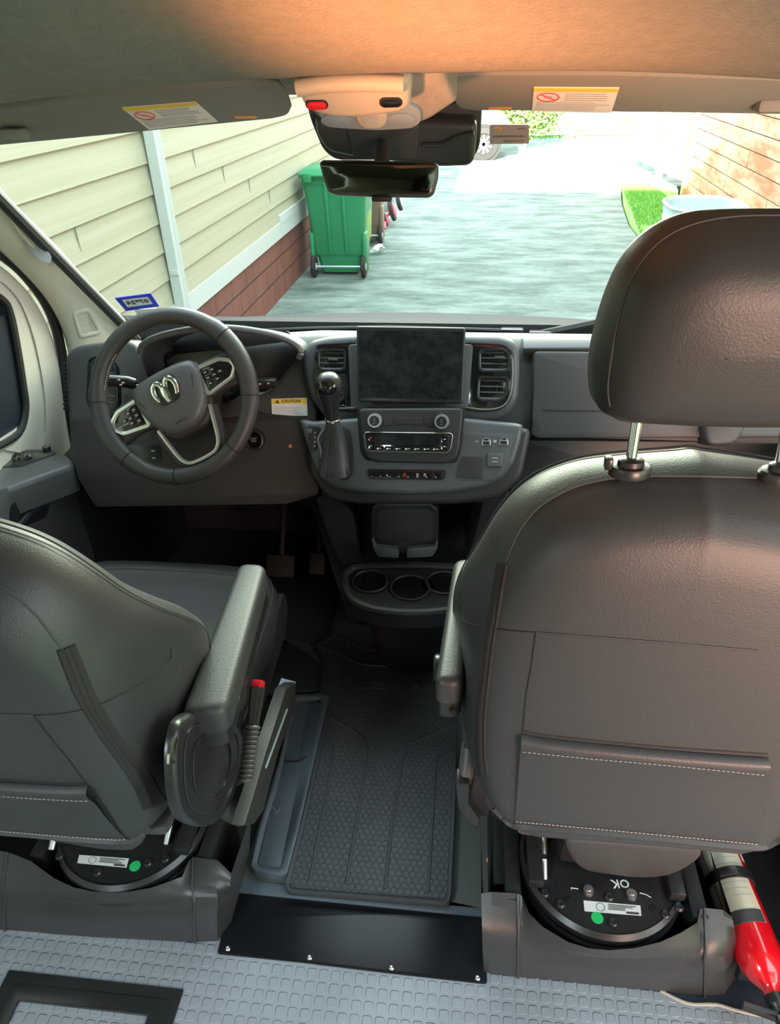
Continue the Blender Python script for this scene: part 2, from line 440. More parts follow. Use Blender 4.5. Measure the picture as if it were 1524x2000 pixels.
lawn = prism(Pl((0, 0, G), (0, 0, 1), up=(0, 1, 0)), [(2.26, -6), (2.75, -6), (3.55, 13.3), (3.5, 13.9), (drv_edge[0].x+.02, 14.27), (drv_edge[0].x+.02, drv_edge[0].y), (drv_edge[1].x+.02, drv_edge[1].y), (drv_edge[2].x+.02, drv_edge[2].y), (drv_edge[3].x+.02, drv_edge[3].y), (2.28, 8)], .02, -.1)
O('lawn', lawn, 'grass', label='strip of short green lawn beside the driveway', cat='lawn', kind='stuff')
bl = bmesh.new()
for i in range(9000):
    y = random.uniform(8.3, 14.3); x0 = 2.32 if y < 9.9 else 2.34+(y-9.9)*.1
    x = random.uniform(x0, 3.3)
    if abs(y-10) < .75 and x > 2.45: continue
    a = random.uniform(0, 6.28); h = random.uniform(.03, .06); wv = V((math.cos(a), math.sin(a), 0))*.006; b0 = V((x, y, G+.02)); tip = b0+V((random.uniform(-.02, .02), random.uniform(-.02, .02), h))
    bl.faces.new([bl.verts.new(b0-wv), bl.verts.new(b0+wv), bl.verts.new(tip)])
O('grass_blades', bl, 'blade', label='short green grass blades of the lawn strip', cat='grass', kind='stuff')
# left house
house = thing('siding_house', 'neighbouring house with cream lap siding above a red brick base', 'house', wl(0, G))
sd = bmesh.new(); z = .096; EX = .1745
while z < 2.35:
    a, b = -6.5, 3.9
    q = [wl(a, z, .022), wl(b, z, .022), wl(b, z+EX+.01, .004), wl(a, z+EX+.01, .004)]
    v = [sd.verts.new(p) for p in q]; sd.faces.new(v)
    q2 = [wl(a, z, .022), wl(b, z, .022), wl(b, z, 0), wl(a, z, 0)]; sd.faces.new([sd.verts.new(p) for p in q2])
    z += EX
O('siding', fix(sd), 'siding', house, flat=True)
jl = []
for (px, py) in ((378, 325), (435, 352), (484, 360), (524, 385), (212, 262), (302, 290), (150, 480)):
    h = LW.hit(px, py); s_ = (h-W0).dot(WD); zz = .096+math.floor((h.z-.096)/EX)*EX
    jl = [box(0, 0, 0, .004, .008, EX*.97, rot=Matrix.Rotation(-.025, 3, 'Z'))]; bmesh.ops.translate(jl[-1], vec=wl(s_, zz+EX*.5, .015), verts=jl[-1].verts); O('butt_joint', jl[0], 'jointc', house)
def wallbox(s0, s1, z0, z1, c0, c1):
    vs = [wl(s, z_, c) for s in (s0, s1) for z_ in (z0, z1) for c in (c0, c1)]
    bm = bmesh.new(); v = [bm.verts.new(p) for p in vs]
    for f in ((0, 1, 3, 2), (4, 6, 7, 5), (0, 4, 5, 1), (2, 3, 7, 6), (0, 2, 6, 4), (1, 5, 7, 3)): bm.faces.new([v[i] for i in f])
    return fix(bm)
O('skirt_board', wallbox(-6.5, 3.9, -.035, .105, -.05, .03), 'trimw', house)
O('skirt_board', wallbox(1.05, 3.9, .09, .17, -.05, .034), 'trimw', house)
bk = []
zs = [G-.05, -.405, -.22, -.035]
for i in range(3):
    s_ = -6.5+(.2 if i % 2 else 0)
    while s_ < 3.7:
        bk.append(wallbox(s_+.003, s_+.397, zs[i]+(.016 if i else 0), zs[i+1]-.001, -.05, .0)); s_ += .4
O('brick_base', join(*bk), 'brick', house)
O('mortar_joint', wallbox(-6.5, 3.9, G-.05, -.036, -.06, -.008), 'joint', house)
O('wall_core', wallbox(-6.5, 3.9, -.036, 2.45, -.2, 0), 'siding', house)
O('roof', wallbox(-7, 4.0, 2.45, 2.55, -6, .15), 'trimw', house)
# down pipe
dp = thing('drain_pipe', 'white ribbed rainwater downpipe fixed to the cream siding', 'downpipe', wl(-1.65, G))
def pipe_prof(sc, z_): return [wl(-1.65+sc+x, z_, c) for x, c in ((-.05, .03), (-.05, .095), (-.03, .10), (-.027, .095), (-.003, .095), (0, .10), (.003, .095), (.027, .095), (.03, .10), (.05, .095), (.05, .03))]
O('pipe', fix(rings([pipe_prof(0, G+.02), pipe_prof(0, 2.4)])), 'trimw', dp)
O('pipe_bracket', box(*wl(-1.65, .32, .067), .05, .12, .03), 'trimw', dp)
# right wall of wide wood-look planks
RWD = V((.04, 1, 0)).normalized(); R0 = at(1336, 378, z=G); RN = V((-1, .04, 0)).normalized()
wallr = thing('plank_wall_building', 'building wall of wide orange brown wood-look planks right of the lawn', 'building', (R0.x, R0.y-6, G))
pk = []; rows_ = 22; ph = .198
def rw(s_, z_, c=0): return R0+RWD*s_+V((0, 0, z_-G))+RN*c
def rbox(s0, s1, z0, z1, c0, c1):
    bm = bmesh.new(); v = [bm.verts.new(rw(s, z_, c)) for s in (s0, s1) for z_ in (z0, z1) for c in (c0, c1)]
    for f in ((0, 1, 3, 2), (4, 6, 7, 5), (0, 4, 5, 1), (2, 3, 7, 6), (0, 2, 6, 4), (1, 5, 7, 3)): bm.faces.new([v[i] for i in f])
    return fix(bm)
for i in range(rows_):
    s_ = -12-(i*.41 % .95)
    while s_ < 0:
        e = min(s_+.95, 0)
        if e-s_ > .03: pk.append(rbox(s_+.004, e-.004, G+i*ph+.006, G+(i+1)*ph-.006, -.03, random.uniform(0, .003)))
        s_ += .95
O('planks', join(*pk), 'plank', wallr, flat=True)
O('wall_core', rbox(-12.5, 0, G-.1, G+rows_*ph+.1, -4, -.02), 'joint', wallr)
O('roof', rbox(-13, .3, G+rows_*ph+.1, G+rows_*ph+.3, -4, .35), 'trimw', wallr)
# unseen house added behind the van to throw the long driveway shade
hb = thing('house', 'unseen pale house added behind the van to shade the driveway', 'house', (0, -9, G))
O('wall', box(0, -12, 4.0, 26, 6, 9.2), 'trimw', hb)
O('roof', prism(Pl((0, -9, 0), (0, 1, 0)), [(-13.5, 8.6), (13.5, 8.6), (13.0, 9.75), (-13.0, 9.75)], .3, -6.3), 'joint', hb)
# sunlit timber gate beyond the plank wall
gt = thing('timber_gate', 'sunlit timber board gate at the end of the plank wall', 'gate', tuple(at(1300, 372, z=G)))
g0 = at(1340, 378, z=G); g1 = at(1240, 325, z=G); gd = (g1-g0)
for i in range(12):
    a, b = g0+gd*(i/12), g0+gd*((i+.94)/12); m_ = (a+b)/2; ang = math.atan2(gd.y, gd.x)
    O('board', box(m_.x, m_.y, G+1.15+(.1 if i % 3 else .06), (b-a).length, .02, 2.2, rot=Matrix.Rotation(ang, 3, 'Z')), 'gate', gt)
for t in (.0, .46, .99):
    p = g0+gd*t+V((-.06, -.1, 0)); O('post', box(p.x, p.y, G+1.2, .1, .1, 2.4), 'gate', gt)
p = g0+gd*.5; a_, b_ = at(1283, 374, y=p.y-.25), at(1297, 214, y=p.y-.2)
O('brace', tube([V((a_.x, a_.y, G+.05)), V((b_.x, b_.y, G+2.0))], .06, 4), 'gate', gt)
# wheelie bins
def bin_(name, label, cx, y0, w_, d_, h_, m_, m2, lid_over=.05):
    t = thing(name, label, 'wheelie bin', (cx, y0+d_/2, G), None)
    def rr(z, sx_, sy_, r=.05): return [V((cx+a, y0+d_/2+b, G+z)) for a, b in rrect(w_*sx_, d_*sy_, r)]
    O('body', fix(rings([rr(.22, .80, .72), rr(.26, .82, .76), rr(.7, .90, .88), rr(h_-.12, .97, .97), rr(h_-.12, 1.0, 1.0), rr(h_-.06, 1.0, 1.0)])), m_, t)
    O('base', fix(rings([rr(.03, .62, .6), rr(.23, .74, .7)])), m_, t)
    for s_ in (-1, 1):
        O('side_rib', box(cx+s_*w_*.13, y0+.045, G+.62, .04, .05, .75, .01, rot=Matrix.Rotation(math.radians(6), 3, 'X')), m_, t)
        O('hip', box(cx+s_*w_*.42, y0+.12, G+.26, .05, .16, .42, .02), m2, t)
        wm = Matrix.Translation((cx+s_*w_*.40, y0+.03, G+.115)) @ Matrix.Rotation(math.pi/2, 4, 'Y')
        wh = O('wheel', lathe([(0, -.025), (.10, -.025), (.115, -.012), (.115, .012), (.10, .025), (.06, .02), (0, .02)], wm, 28), 'tyre', t)
        O('wheel_hub', lathe([(0, -.03), (.035, -.03), (.04, .03), (0, .03)], wm, 16), 'zinc', wh)
    O('axle', cyl((cx-w_*.4, y0+.03, G+.115), (cx+w_*.4, y0+.03, G+.115), .012, 10), 'zinc', t)
    O('lid', join(fix(rings([rr(h_-.06, 1.06, 1.08), rr(h_-.02, 1.08, 1.1), rr(h_+.02, .95, .95), rr(h_+.035, .5, .5)])), *[box(cx+s_*w_*.38, y0-.03, G+h_-.05, .09, .07, .09, .01) for s_ in (-1, 1)]), m_, t)
    O('handle', tube([V((cx-w_*.36, y0-.05, G+h_-.03)), V((cx+w_*.36, y0-.05, G+h_-.03))], .014, 8), m_, t)
    return t
bn = bin_('wheelie_bin', 'green wheeled bin with grey wheels standing beside the brick base', -1.31, 8.0, .70, .66, 1.08, 'bin', 'bin')
O('side_panel', box(-1.01, 8.42, G+.62, .02, .42, .62, .006, rot=Matrix.Rotation(math.radians(3), 3, 'Y')), 'binlt', bn, label='yellow-green side panel')
bin_('wheelie_bin', 'brown wheeled bin behind the green bin', -1.23, 9.6, .5, .5, 1.0, 'bin2', 'bin2')
# toy cart with pink wheel
tc_ = thing('toy_cart', 'small toy cart with a bright pink wheel beyond the bins', 'toy cart', (-.6, 10.9, G))
q = at(766, 410, y=10.8)
def wheel(cx, cy, cz, r, m_, par, nm='wheel'):
    wm = Matrix.Translation((cx, cy, cz)) @ Matrix.Rotation(math.radians(75), 4, 'Y')
    wo = O(nm, lathe([(0, -.03), (r*.8, -.03), (r, -.02), (r, .02), (r*.8, .03), (0, .025)], wm, 24), 'tyre', par)
    O('wheel_hub', lathe([(0, .026), (r*.72, .034), (r*.55, .045), (r*.2, .05), (0, .05)], wm, 20), m_, wo)
wheel(q.x, q.y, q.z, .15, 'pink', tc_)
q2 = at(780, 395, y=11.3); wheel(q2.x, q2.y, q2.z, .12, 'zinc', tc_)
q3 = at(752, 430, y=10.6); wheel(q3.x, q3.y, q3.z, .09, 'pink', tc_)
O('cart_body', box(q.x-.2, q.y+.25, q.z+.08, .35, .6, .22, .03), 'zinc', tc_)
O('cart_frame', tube([q+V((0, 0, -.02)), q3+V((0, 0, .03)), V((q3.x+.02, q3.y-.2, G+.05))], .02, 6), 'pink', tc_)
O('cart_leg', cyl((q.x-.2, q.y+.4, G), (q.x-.2, q.y+.4, q.z+.05), .02, 8), 'zinc', tc_)
# clear plastic bag on the ground
pb = at(733, 500, z=G); bmb = bmesh.new(); bmesh.ops.create_icosphere(bmb, subdivisions=3, radius=.11)
for v in bmb.verts: v.co *= 1+random.uniform(-.12, .12); v.co.z *= .6
bmesh.ops.translate(bmb, verts=bmb.verts, vec=pb+V((0, .1, .065))); M['bag'] = glass('clear_bag', .25, (.85, .95, .93))
O('plastic_bag', bmb, 'bag', label='crumpled clear plastic bag on the concrete beside the bins', cat='bag')
# stock tank
st = thing('stock_tank', 'oval galvanised steel stock tank on the lawn by the plank wall', 'tank', (2.92, 10.0, G))
tcx, tcy = at(1376, 405, z=.0).x, at(1376, 405, z=.0).y
def ov(z, k): return [V((tcx+a, tcy+b, G+.021+z)) for a, b in rrect(.80*k, 1.05*k, .38*k, k=8)]
O('tank_wall', fix(rings([ov(0, .93), ov(.2, .95), ov(.22, .97), ov(.25, .95), ov(.42, .97), ov(.45, .995), ov(.48, .97), ov(.58, 1), ov(.60, 1.02), ov(.62, 1.0), ov(.60, .96), ov(.5, .95), ov(.35, .93)])), 'zinc', st)
O('rim', tube(ov(.61, 1.01), .016, 8, closed=True), 'zinc', st)
# parked car, far end
cy_ = 18.2; cx_ = at(945, 240, y=cy_).x
car = thing('car', 'parked grey-green car at the far end of the driveway', 'car', (cx_-1.6, cy_+.9, G))
prof = [(-3.9, .35), (-3.85, .85), (-3.3, 1.0), (-2.8, 1.5), (-1.5, 1.52), (-.8, 1.05), (.25, .92), (.62, .75), (.65, .35)]
O('body', prism(Pl((cx_, cy_, G), (0, -1, 0)), rnd(prof, .18), 0, -1.7, .08), 'carp', car)
O('side_window', prism(Pl((cx_, cy_-.005, G), (0, -1, 0)), rnd([(-3.0, 1.05), (-2.65, 1.42), (-1.6, 1.44), (-1.0, 1.05)], .05), .01, -.01), 'gloss', car)
for dx in (-3.0, .02):
    wm = Matrix.Translation((cx_+dx, cy_-.02, G+.33)) @ Matrix.Rotation(math.pi/2, 4, 'X')
    O('wheel_arch', lathe([(0, 0), (.40, 0), (.40, .02), (0, .02)], wm, 32), 'black', car)
    wo = O('wheel', lathe([(0, .0), (.33, 0), (.33, .05), (.22, .07), (.21, .03), (0, .03)], wm, 32), 'tyre', car)
    sp = [box(0, 0, .055, .04, .40, .02, rot=None) for k in range(5)]
    for k, b in enumerate(sp): bmesh.ops.translate(b, verts=b.verts, vec=(0, 0, 0)); xf(b, wm @ Matrix.Rotation(k*math.pi/5, 4, 'Z'))
    O('wheel_spoke', join(*sp), 'steel', wo)
# far fence, kerb grass and bushes
fc = thing('wire_fence', 'low wire mesh fence across the far end of the driveway', 'fence', (3, 22.5, G))
wires = []
for i in range(60): wires.append(box(.5+i*.12, 22.5, G+.6, .012, .012, 1.2))
for i in range(9): wires.append(box(4.1, 22.5, G+.1+i*.135, 7.2, .012, .012))
O('wire_mesh', join(*wires), 'mesh', fc)
for i in range(4): O('post', box(.6+i*2.2, 22.52, G+.7, .07, .07, 1.4), 'mesh', fc)
O('lawn', box(4, 26, G+.03, 30, 6.2, .06), 'grass', label='strip of far verge grass behind the wire fence', cat='lawn', kind='stuff')
def bush(name, label, c, r, n):
    t = bmesh.new()
    for i in range(n):
        d = V((random.gauss(0, 1), random.gauss(0, 1), random.gauss(0, 1))).normalized()*r*random.uniform(.5, 1); p = V(c)+V((d.x*1.3, d.y, d.z*.8))
        a = V((random.gauss(0, 1), random.gauss(0, 1), random.gauss(0, 1))).normalized()*.06; b = a.orthogonal().normalized()*.035
        t.faces.new([t.verts.new(p+x) for x in (-a, b, a, -b)])
    rt = thing(name, label, 'bush', (c[0], c[1], G)); O('foliage', t, 'leaf', rt, flat=True); O('stem', cyl((c[0], c[1], G), (c[0], c[1], c[2]), .05, 8), 'bin2', rt)
q = at(1030, 225, y=20.5); bush('bush', 'leafy green bush beside the parked car', (q.x, 20.5, G+.75), .7, 1500)
for i, (bx_, lab) in enumerate(((2.1, 'green bush behind the left part of the wire fence'), (5.3, 'green bush behind the middle of the wire fence'), (8, 'green bush behind the right end of the wire fence'))):
    bush('bush', lab, (bx_, 25.5, G+1.3), 1.1, 1500)
# ================================================================ van shell
FL = Pl((0, 0, 0), (0, 0, 1), up=(0, 1, 0))
O('floor', prism(FL, [(-.95, -2.2), (1.02, -2.2), (1.02, .80), (-.95, .80)], 0, -.03), 'coin', kind='structure', label='grey coin-pattern rubber floor of the load area')
O('floor', prism(Pl((0, 0, -.004), (0, 0, 1), up=(0, 1, 0)), [(-.93, .80), (.95, .80), (.95, 2.15), (-.93, 2.15)], 0, -.03), 'black', kind='structure', label='dark cab floor')
O('floor', box(0.03, 0, -.2, 1.98, 4.2, .28), 'paint', kind='structure', label='pale body of the van under the floor')
O('trim_1', box(.02, 2.17, .3, 2.0, .04, 1.0), 'black', kind='structure', label='dark bulkhead ahead of the footwell')
# headliner
lip = [at(*p, y=1.02) for p in ((-200, 235), (0, 200), (150, 180), (300, 163), (450, 152), (560, 149), (700, 143), (862, 137), (1000, 134), (1150, 133), (1300, 137), (1524, 150), (1750, 165))]
def lipz(x):
    for a, b in zip(lip, lip[1:]):
        if a.x <= x <= b.x: return a.z+(b.z-a.z)*(x-a.x)/(b.x-a.x)
    return lip[0].z if x < lip[0].x else lip[-1].z
rows = []
def hx(x): return .012*math.sin(x*5)
for y, dz, absz in ((1.36, 0, 1.445), (1.30, 0, 1.462), (1.22, 0, 1.488), (1.12, .032, None), (1.065, .016, None), (1.035, .004, None), (1.02, 0, None), (.99, -.002, None), (.95, .001, None), (.90, .012, None), (.84, .034, None), (.78, .056, None), (.70, .085, None), (.6, .13, None), (.45, .2, None), (.2, .33, None), (-.3, .42, None), (-2.2, .42, None)):
    r = []
    for i in range(27):
        x = -.98+i*1.98/26
        z_ = absz if absz else lipz(x)+dz
        z_ += -.03*max(0, abs(x)-.75)/.22 if y > 1.1 else 0
        if y < .95: z_ += .010*math.exp(-((x+.12)/.05)**2)*(1 if y > .6 else 0) - .012*(x < -.15)*(y < .85)*(y > .5)
        r.append(V((x, y, z_)))
    rows.append(r)
O('ceiling', grid(rows, 1, .012), 'felt', kind='structure', ang=80, label='beige felt headliner above the windshield')
# windshield: y grows towards the bottom and the middle
def ws(x, z): return V((x, 1.335+(1.43-z)*1.0+.12*(1-(x/.82)**2), z))
gr = grid([[ws(-.82+i*.082, z_) for i in range(21)] for z_ in (1.46, 1.35, 1.2, 1.05, .9, .78)], 1, .004)
O('window_1', gr, 'glass', kind='structure', label='windshield')
O('trim_2', tube([ws(-.82, z_)+V((.0, -.006, 0)) for z_ in (1.46, 1.3, 1.1, .95, .86, .80)], .013, 8), 'rubber', kind='structure')
O('trim_3', tube([ws(.82, z_)+V((.0, -.006, 0)) for z_ in (1.46, 1.3, 1.1, .95, .86, .80)], .013, 8), 'rubber', kind='structure')
O('trim_4', grid([[ws(-.82+i*.082, z_)+V((0, .004+dy, 0)) for i in range(21)] for z_, dy in ((.805, 0), (.775, .0), (.74, .3))], 1, .01), 'black', kind='structure', label='black cowl at the foot of the windshield')
# left A pillar and door
E2 = [(146, 745), (134, 692), (119, 640), (92, 588), (52, 540), (0, 490), (-60, 432), (-160, 336)]
E1 = [(300, 690), (258, 640), (216, 594), (170, 548), (118, 488), (50, 420), (0, 368), (-100, 262)]
rows = []
for (a, b) in zip(E2, E1):
    r = []
    for t, x in ((0, -.935), (.08, -.905), (.35, -.872), (.7, -.845), (.93, -.832), (1, -.832)):
        r.append(at(a[0]+(b[0]-a[0])*t, a[1]+(b[1]-a[1])*t, x=x))
    rows.append(r)
pil = grid(rows, 4, .006); ptree = bvh(pil)
pt_ = thing('trim_5', 'cream plastic windshield pillar trim on the driver side', None, (-.88, 1.7, .9)); del pt_['label']; pt_['kind'] = 'structure'
O('pillar_trim', pil, 'creampillar', pt_, ang=60)
gq = [cast(ptree, *p) for p in ((143, 612), (171, 604), (194, 647), (157, 658))]
if all(g[0] is not None for g in gq):
    c_ = sum((g[0] for g in gq), V())/4; n_ = (gq[1][0]-gq[0][0]).cross(gq[3][0]-gq[0][0]).normalized()
    if n_.dot(CAM-c_) < 0: n_ = -n_
    gp = Pl(c_, n_); oq = gp.px([(140, 608), (172, 600), (200, 650), (155, 662)]); iq = gp.px([(148, 616), (170, 610), (190, 645), (160, 653)])
    O('grille_frame', prism(gp, rnd(oq, .012), .004, -.006, .002, [rnd(iq, .008)]), 'creampillar', pt_)
    O('grille', prism(gp, rnd(iq, .008), .0, -.006), 'cream', pt_)
    sl = []
    for i in range(13):
        y_ = i/12; a = V(iq[0]).lerp(V(iq[3]), y_); b = V(iq[1]).lerp(V(iq[2]), y_); sl.append(tube([gp.pt(*a, .001), gp.pt(*b, .001)], .0011, 5))
    O('grille_slats', join(*sl), 'creampillar', pt_)
# pillar grab handle
hp = [cast(ptree, *p) for p in ((5, 398), (35, 448), (72, 486), (100, 505), (116, 511))]
hp = [h[0]+V((.010, -.006, .0)) for h in hp if h[0] is not None]
hl = [cast(ptree, *p)[0] for p in ((22, 425), (50, 440), (88, 498), (70, 485))]
if len(hp) > 2: O('grab_handle', tube(smooth(hp, 5, False), .010, 10, flat=((1, 0, 0), .6)), 'creampillar', pt_)
if all(h is not None for h in hl):
    c_ = sum(hl, V())/4; hpnl = Pl(c_, (CAM-c_)); O('handle_pocket', prism(hpnl, rnd([(-.05, .055), (-.01, .045), (.035, -.045), (.028, -.062), (.005, -.05)], .012), .004, -.002), 'bluegrey', pt_)
# door
door = thing('door_1', 'driver door', None, (-.95, 1.3, .3)); del door['label']; door['kind'] = 'structure'
OUT = [(-120, 425), (-40, 492), (15, 530), (62, 580), (95, 640), (114, 705), (124, 780), (136, 850), (150, 905)]
INN = [(-120, 500), (-60, 545), (2, 583), (20, 612), (34, 680), (45, 750), (50, 800), (36, 846), (-10, 875)]
rows = []
for a, b in zip(OUT, INN):
    rows.append([at(a[0], a[1], x=-.950), at(a[0]*.94+b[0]*.06, a[1]*.94+b[1]*.06, x=-.938), at(a[0]*.55+b[0]*.45, a[1]*.55+b[1]*.45, x=-.936), at(a[0]*.5+b[0]*.5, a[1]*.5+b[1]*.5, x=-.942), at(a[0]*.06+b[0]*.94, a[1]*.06+b[1]*.94, x=-.945), at(*b, x=-.955)])
O('door_frame', grid(rows, 3, .006), 'paint', door, ang=60)
lowf = [at(-300, 900, x=-.947), at(-10, 868, x=-.947), at(60, 820, x=-.947), at(150, 880, x=-.947), at(160, 960, x=-.947), at(-300, 1100, x=-.947)]
O('door_skin', prism(Pl((-.947, 1.3, .3), (1, 0, 0)), [((p.y-1.3), p.z-.3) for p in lowf], 0, -.01), 'paint', door)
O('window_gasket', tube([at(*p, x=-.945) for p in smooth(INN, 4, False)], .009, 8), 'rubber', door)
gl = [at(*p, x=-.958) for p in INN]+[at(-300, 800, x=-.958), at(-300, 420, x=-.958)]
O('window_glass', prism(Pl((-.958, 1.3, .3), (1, 0, 0)), [((p.y-1.3), p.z-.3) for p in gl], 0, -.004), 'dglass', door)
O('inner_mirror_base', prism(Pl((-.956, 1.3, .3), (1, 0, 0)), rnd([(at(*p, x=-.956).y-1.3, at(*p, x=-.956).z-.3) for p in ((-30, 640), (12, 610), (26, 680), (37, 750), (42, 800), (30, 838), (-30, 866))], .02), .002, -.004), 'navy', door)
O('trim_6', tube([at(*p, x=-.945) for p in smooth([(-60, 432), (-10, 486), (40, 528), (82, 580), (106, 630), (120, 690), (128, 760), (138, 840), (156, 920), (190, 1010)], 4, False)], .0135, 10), 'rubber', kind='structure', label='black door seal on the driver side')
ar = Pl(at(60, 900, x=-.90), (0.06, 0, 1), up=(0, 1, 0))
O('armrest', pprism(ar, [(-90, 925), (0, 889), (40, 875), (98, 873), (128, 884), (150, 905), (20, 952), (-90, 1000)], .0, -.075, .014, .02, seg=3), 'plastic_lt', door)
O('switch_panel', pprism(ar, [(-20, 902), (35, 882), (100, 880), (112, 886), (42, 912), (-20, 915)], .002, -.01, .001, .006), 'satin', door)
for q in (((22, 893), (36, 889), (42, 899), (28, 903)), ((46, 891), (60, 888), (64, 897), (51, 901))):
    O('window_switch', pprism(ar, q, .008, 0, .002, .003), 'gloss', door)
O('mirror_knob', lathe([(0, .012), (.008, .012), (.010, .009), (.010, 0), (0, 0)], quadM(ar, (92, 880)), 20), 'satin', door)
dl = [at(*p, x=-.885) for p in ((-150, 985), (20, 950), (148, 905), (170, 960), (185, 1010))]
pol = [(p.y-1.3, p.z-.3) for p in dl]+[(pol_y, -.28) for pol_y in (dl[-1].y-1.3+.05, -.9)]
O('door_panel', prism(Pl((-.885, 1.3, .3), (1, 0, 0)), pol, 0, -.05, .01), 'plastic_lt', door)
dpk = [at(*p, x=-.883) for p in ((20, 985), (88, 955), (98, 965), (92, 1010), (20, 1040))]
O('door_pocket', prism(Pl((-.883, 1.3, .3), (1, 0, 0)), rnd([(p.y-1.3, p.z-.3) for p in dpk], .02), .001, -.01), 'black', door)
O('door_pull', tube([at(*p, x=-.875) for p in ((30, 1035), (60, 1000), (85, 985), (92, 975))], .008, 8), 'navy', door)
# outside mirror on the driver door
O('door_mirror', box(-1.13, 1.62, 1.0, .20, .10, .34, .04), 'black', label='black outside mirror beyond the driver door glass', cat='mirror')
# left and right walls
O('wall_left', join(box(-.975, -.55, .85, .03, 2.7, 1.9), box(-.975, 1.25, .15, .02, 1.9, .9)), 'creampillar', kind='structure')
O('wall_back', box(.02, -2.2, .95, 1.98, .04, 1.95), 'creampillar', kind='structure', label='unseen rear wall added to block light from behind')  # out of view, added to keep rear light off the seats
O('wall_right', join(box(1.0, -1.6, .95, .04, 1.2, 1.95), box(1.0, 1.45, .30, .04, 1.5, .9), box(1.0, 1.9, .5, .03, .6, .9)), 'navy', kind='structure')  # rearmost section added out of view to shade the driver seat
O('trim_9', join(box(-.92, 1.85, .29, .09, .62, .60, .02), box(.95, 1.9, .29, .09, .5, .60, .02)), 'black', kind='structure', label='dark footwell side panels')
O('trim_7', box(.985, .62, .85, .06, .16, 1.7, .02), 'creampillar', kind='structure', label='door pillar on the passenger side')
O('trim_8', grid([[V((.83, ws(.82, z_).y, z_)), V((.86, ws(.82, z_).y-.02, z_)), V((.97, ws(.82, z_).y-.1, z_))] for z_ in (1.46, 1.2, 1.0, .8)], 2, .01), 'creampillar', kind='structure', label='pillar trim on the passenger side')
d2 = thing('door_2', 'passenger door', None, (.95, 1.2, .1)); del d2['label']; d2['kind'] = 'structure'
O('door_panel', box(.955, 1.25, .38, .05, 1.05, .74, .02), 'navy', d2)
O('door_bin', box(.90, 1.15, .22, .09, .75, .22, .03), 'navy', d2)
# sun visors
def visor(name, label, outl, lab, clip, cl, y0=1.25):
    t = thing(name, label, 'sun visor', tuple(at(*outl[0], y=y0)))
    a, b = at(*cl[0], y=1.26), at(*cl[1], y=1.26)
    pz = (a+b)/2; vp = Pl(pz, (0, -.42, -.91), up=(0, 0, 1))
    base = pillow(vp, [tuple(p) for p in rnd(vp.px(outl), .03)], [(.02, .009), (.004, .007), (0, .0), (.004, -.007), (.02, -.009)])
    O('visor_board', base, 'visor', t)
    lq = vp.px(lab)
    lb = O('warning_label', prism(vp, lq, .0105, .0085), 'paper', t, label='white warning label with yellow header')
    A, B, C_, D = [V(q) for q in lq]
    O('label_header', prism(vp, [tuple(A), tuple(B), tuple(B.lerp(C_, .13)), tuple(A.lerp(D, .13))], .0112, .0104), 'yellow', lb)
    def L(u, v): return A.lerp(B, u).lerp(D.lerp(C_, u), v)
    lines = []
    for k in range(4):
        u0, u1 = .38, random.uniform(.8, .95); v = .2+k*.085; lines.append(prism(vp, [tuple(L(u0, v)), tuple(L(u1, v)), tuple(L(u1, v+.03)), tuple(L(u0, v+.03))], .0110, .0104))
    for k in range(5):
        u0, u1 = .04, random.uniform(.75, .97); v = .57+k*.075; lines.append(prism(vp, [tuple(L(u0, v)), tuple(L(u1, v)), tuple(L(u1, v+.028)), tuple(L(u0, v+.028))], .0110, .0104))
    O('label_print', join(*lines), 'ink_lt', lb)
    ring_ = [tuple(L(.18+.13*math.cos(a*math.pi/12), .36+.17*math.sin(a*math.pi/12))) for a in range(24)]
    O('label_symbol', join(tube([vp.pt(p[0], p[1], .0112) for p in ring_], .0007, 5, closed=True), tube([vp.pt(*ring_[3], .0112), vp.pt(*ring_[15], .0112)], .0007, 5)), 'red_ink', lb)
    pc = tuple(L(.18, .36)); O('label_pictogram', prism(vp, [(pc[0]+a*.006, pc[1]+b*.004) for a, b in ((-1, -.6), (-.6, .6), (.2, 1), (1, .3), (.6, -.8))], .0111, .0104), 'ink_lt', lb)
    if clip:
        a_, b_ = vp.ab(*clip); O('visor_light_tab', prism(vp, rrect(.036, .010, .004, a_, b_), .0095, .002, .001), 'amber', t)
        O('tab_recess', prism(vp, rnd([(a_-.04, b_-.007), (a_-.03, b_+.006), (a_+.03, b_+.007), (a_+.042, b_-.006)], .005), .0088, .004), 'visor', t)
    return t
visor('sun_visor', 'driver side sun visor folded against the headliner left of the ceiling console',
      [(-160, 240), (-60, 216), (150, 180), (380, 160), (500, 154), (543, 157), (562, 178), (571, 208), (560, 217), (300, 246), (-160, 292)],
      [(238, 197), (381, 185), (425, 224), (291, 240)], (480, 217), ((100, 262), (560, 217)))
visor('sun_visor', 'passenger side sun visor folded against the headliner right of the ceiling console',
      [(868, 140), (905, 134), (1100, 133), (1300, 136), (1600, 148), (1600, 216), (1300, 211), (905, 206), (888, 196)],
      [(1044, 156), (1211, 157), (1195, 206), (1040, 203)], (978, 199), ((900, 207), (1400, 212)))
for i, px in enumerate(((25, 262), (1508, 206))):
    c = at(*px, y=1.235); O('visor_hinge_clip', box(c.x, c.y, c.z, .045, .03, .018, .006), 'visor', label='visor clip at the '+('left' if i == 0 else 'right')+' end of the windshield header', cat='clip')
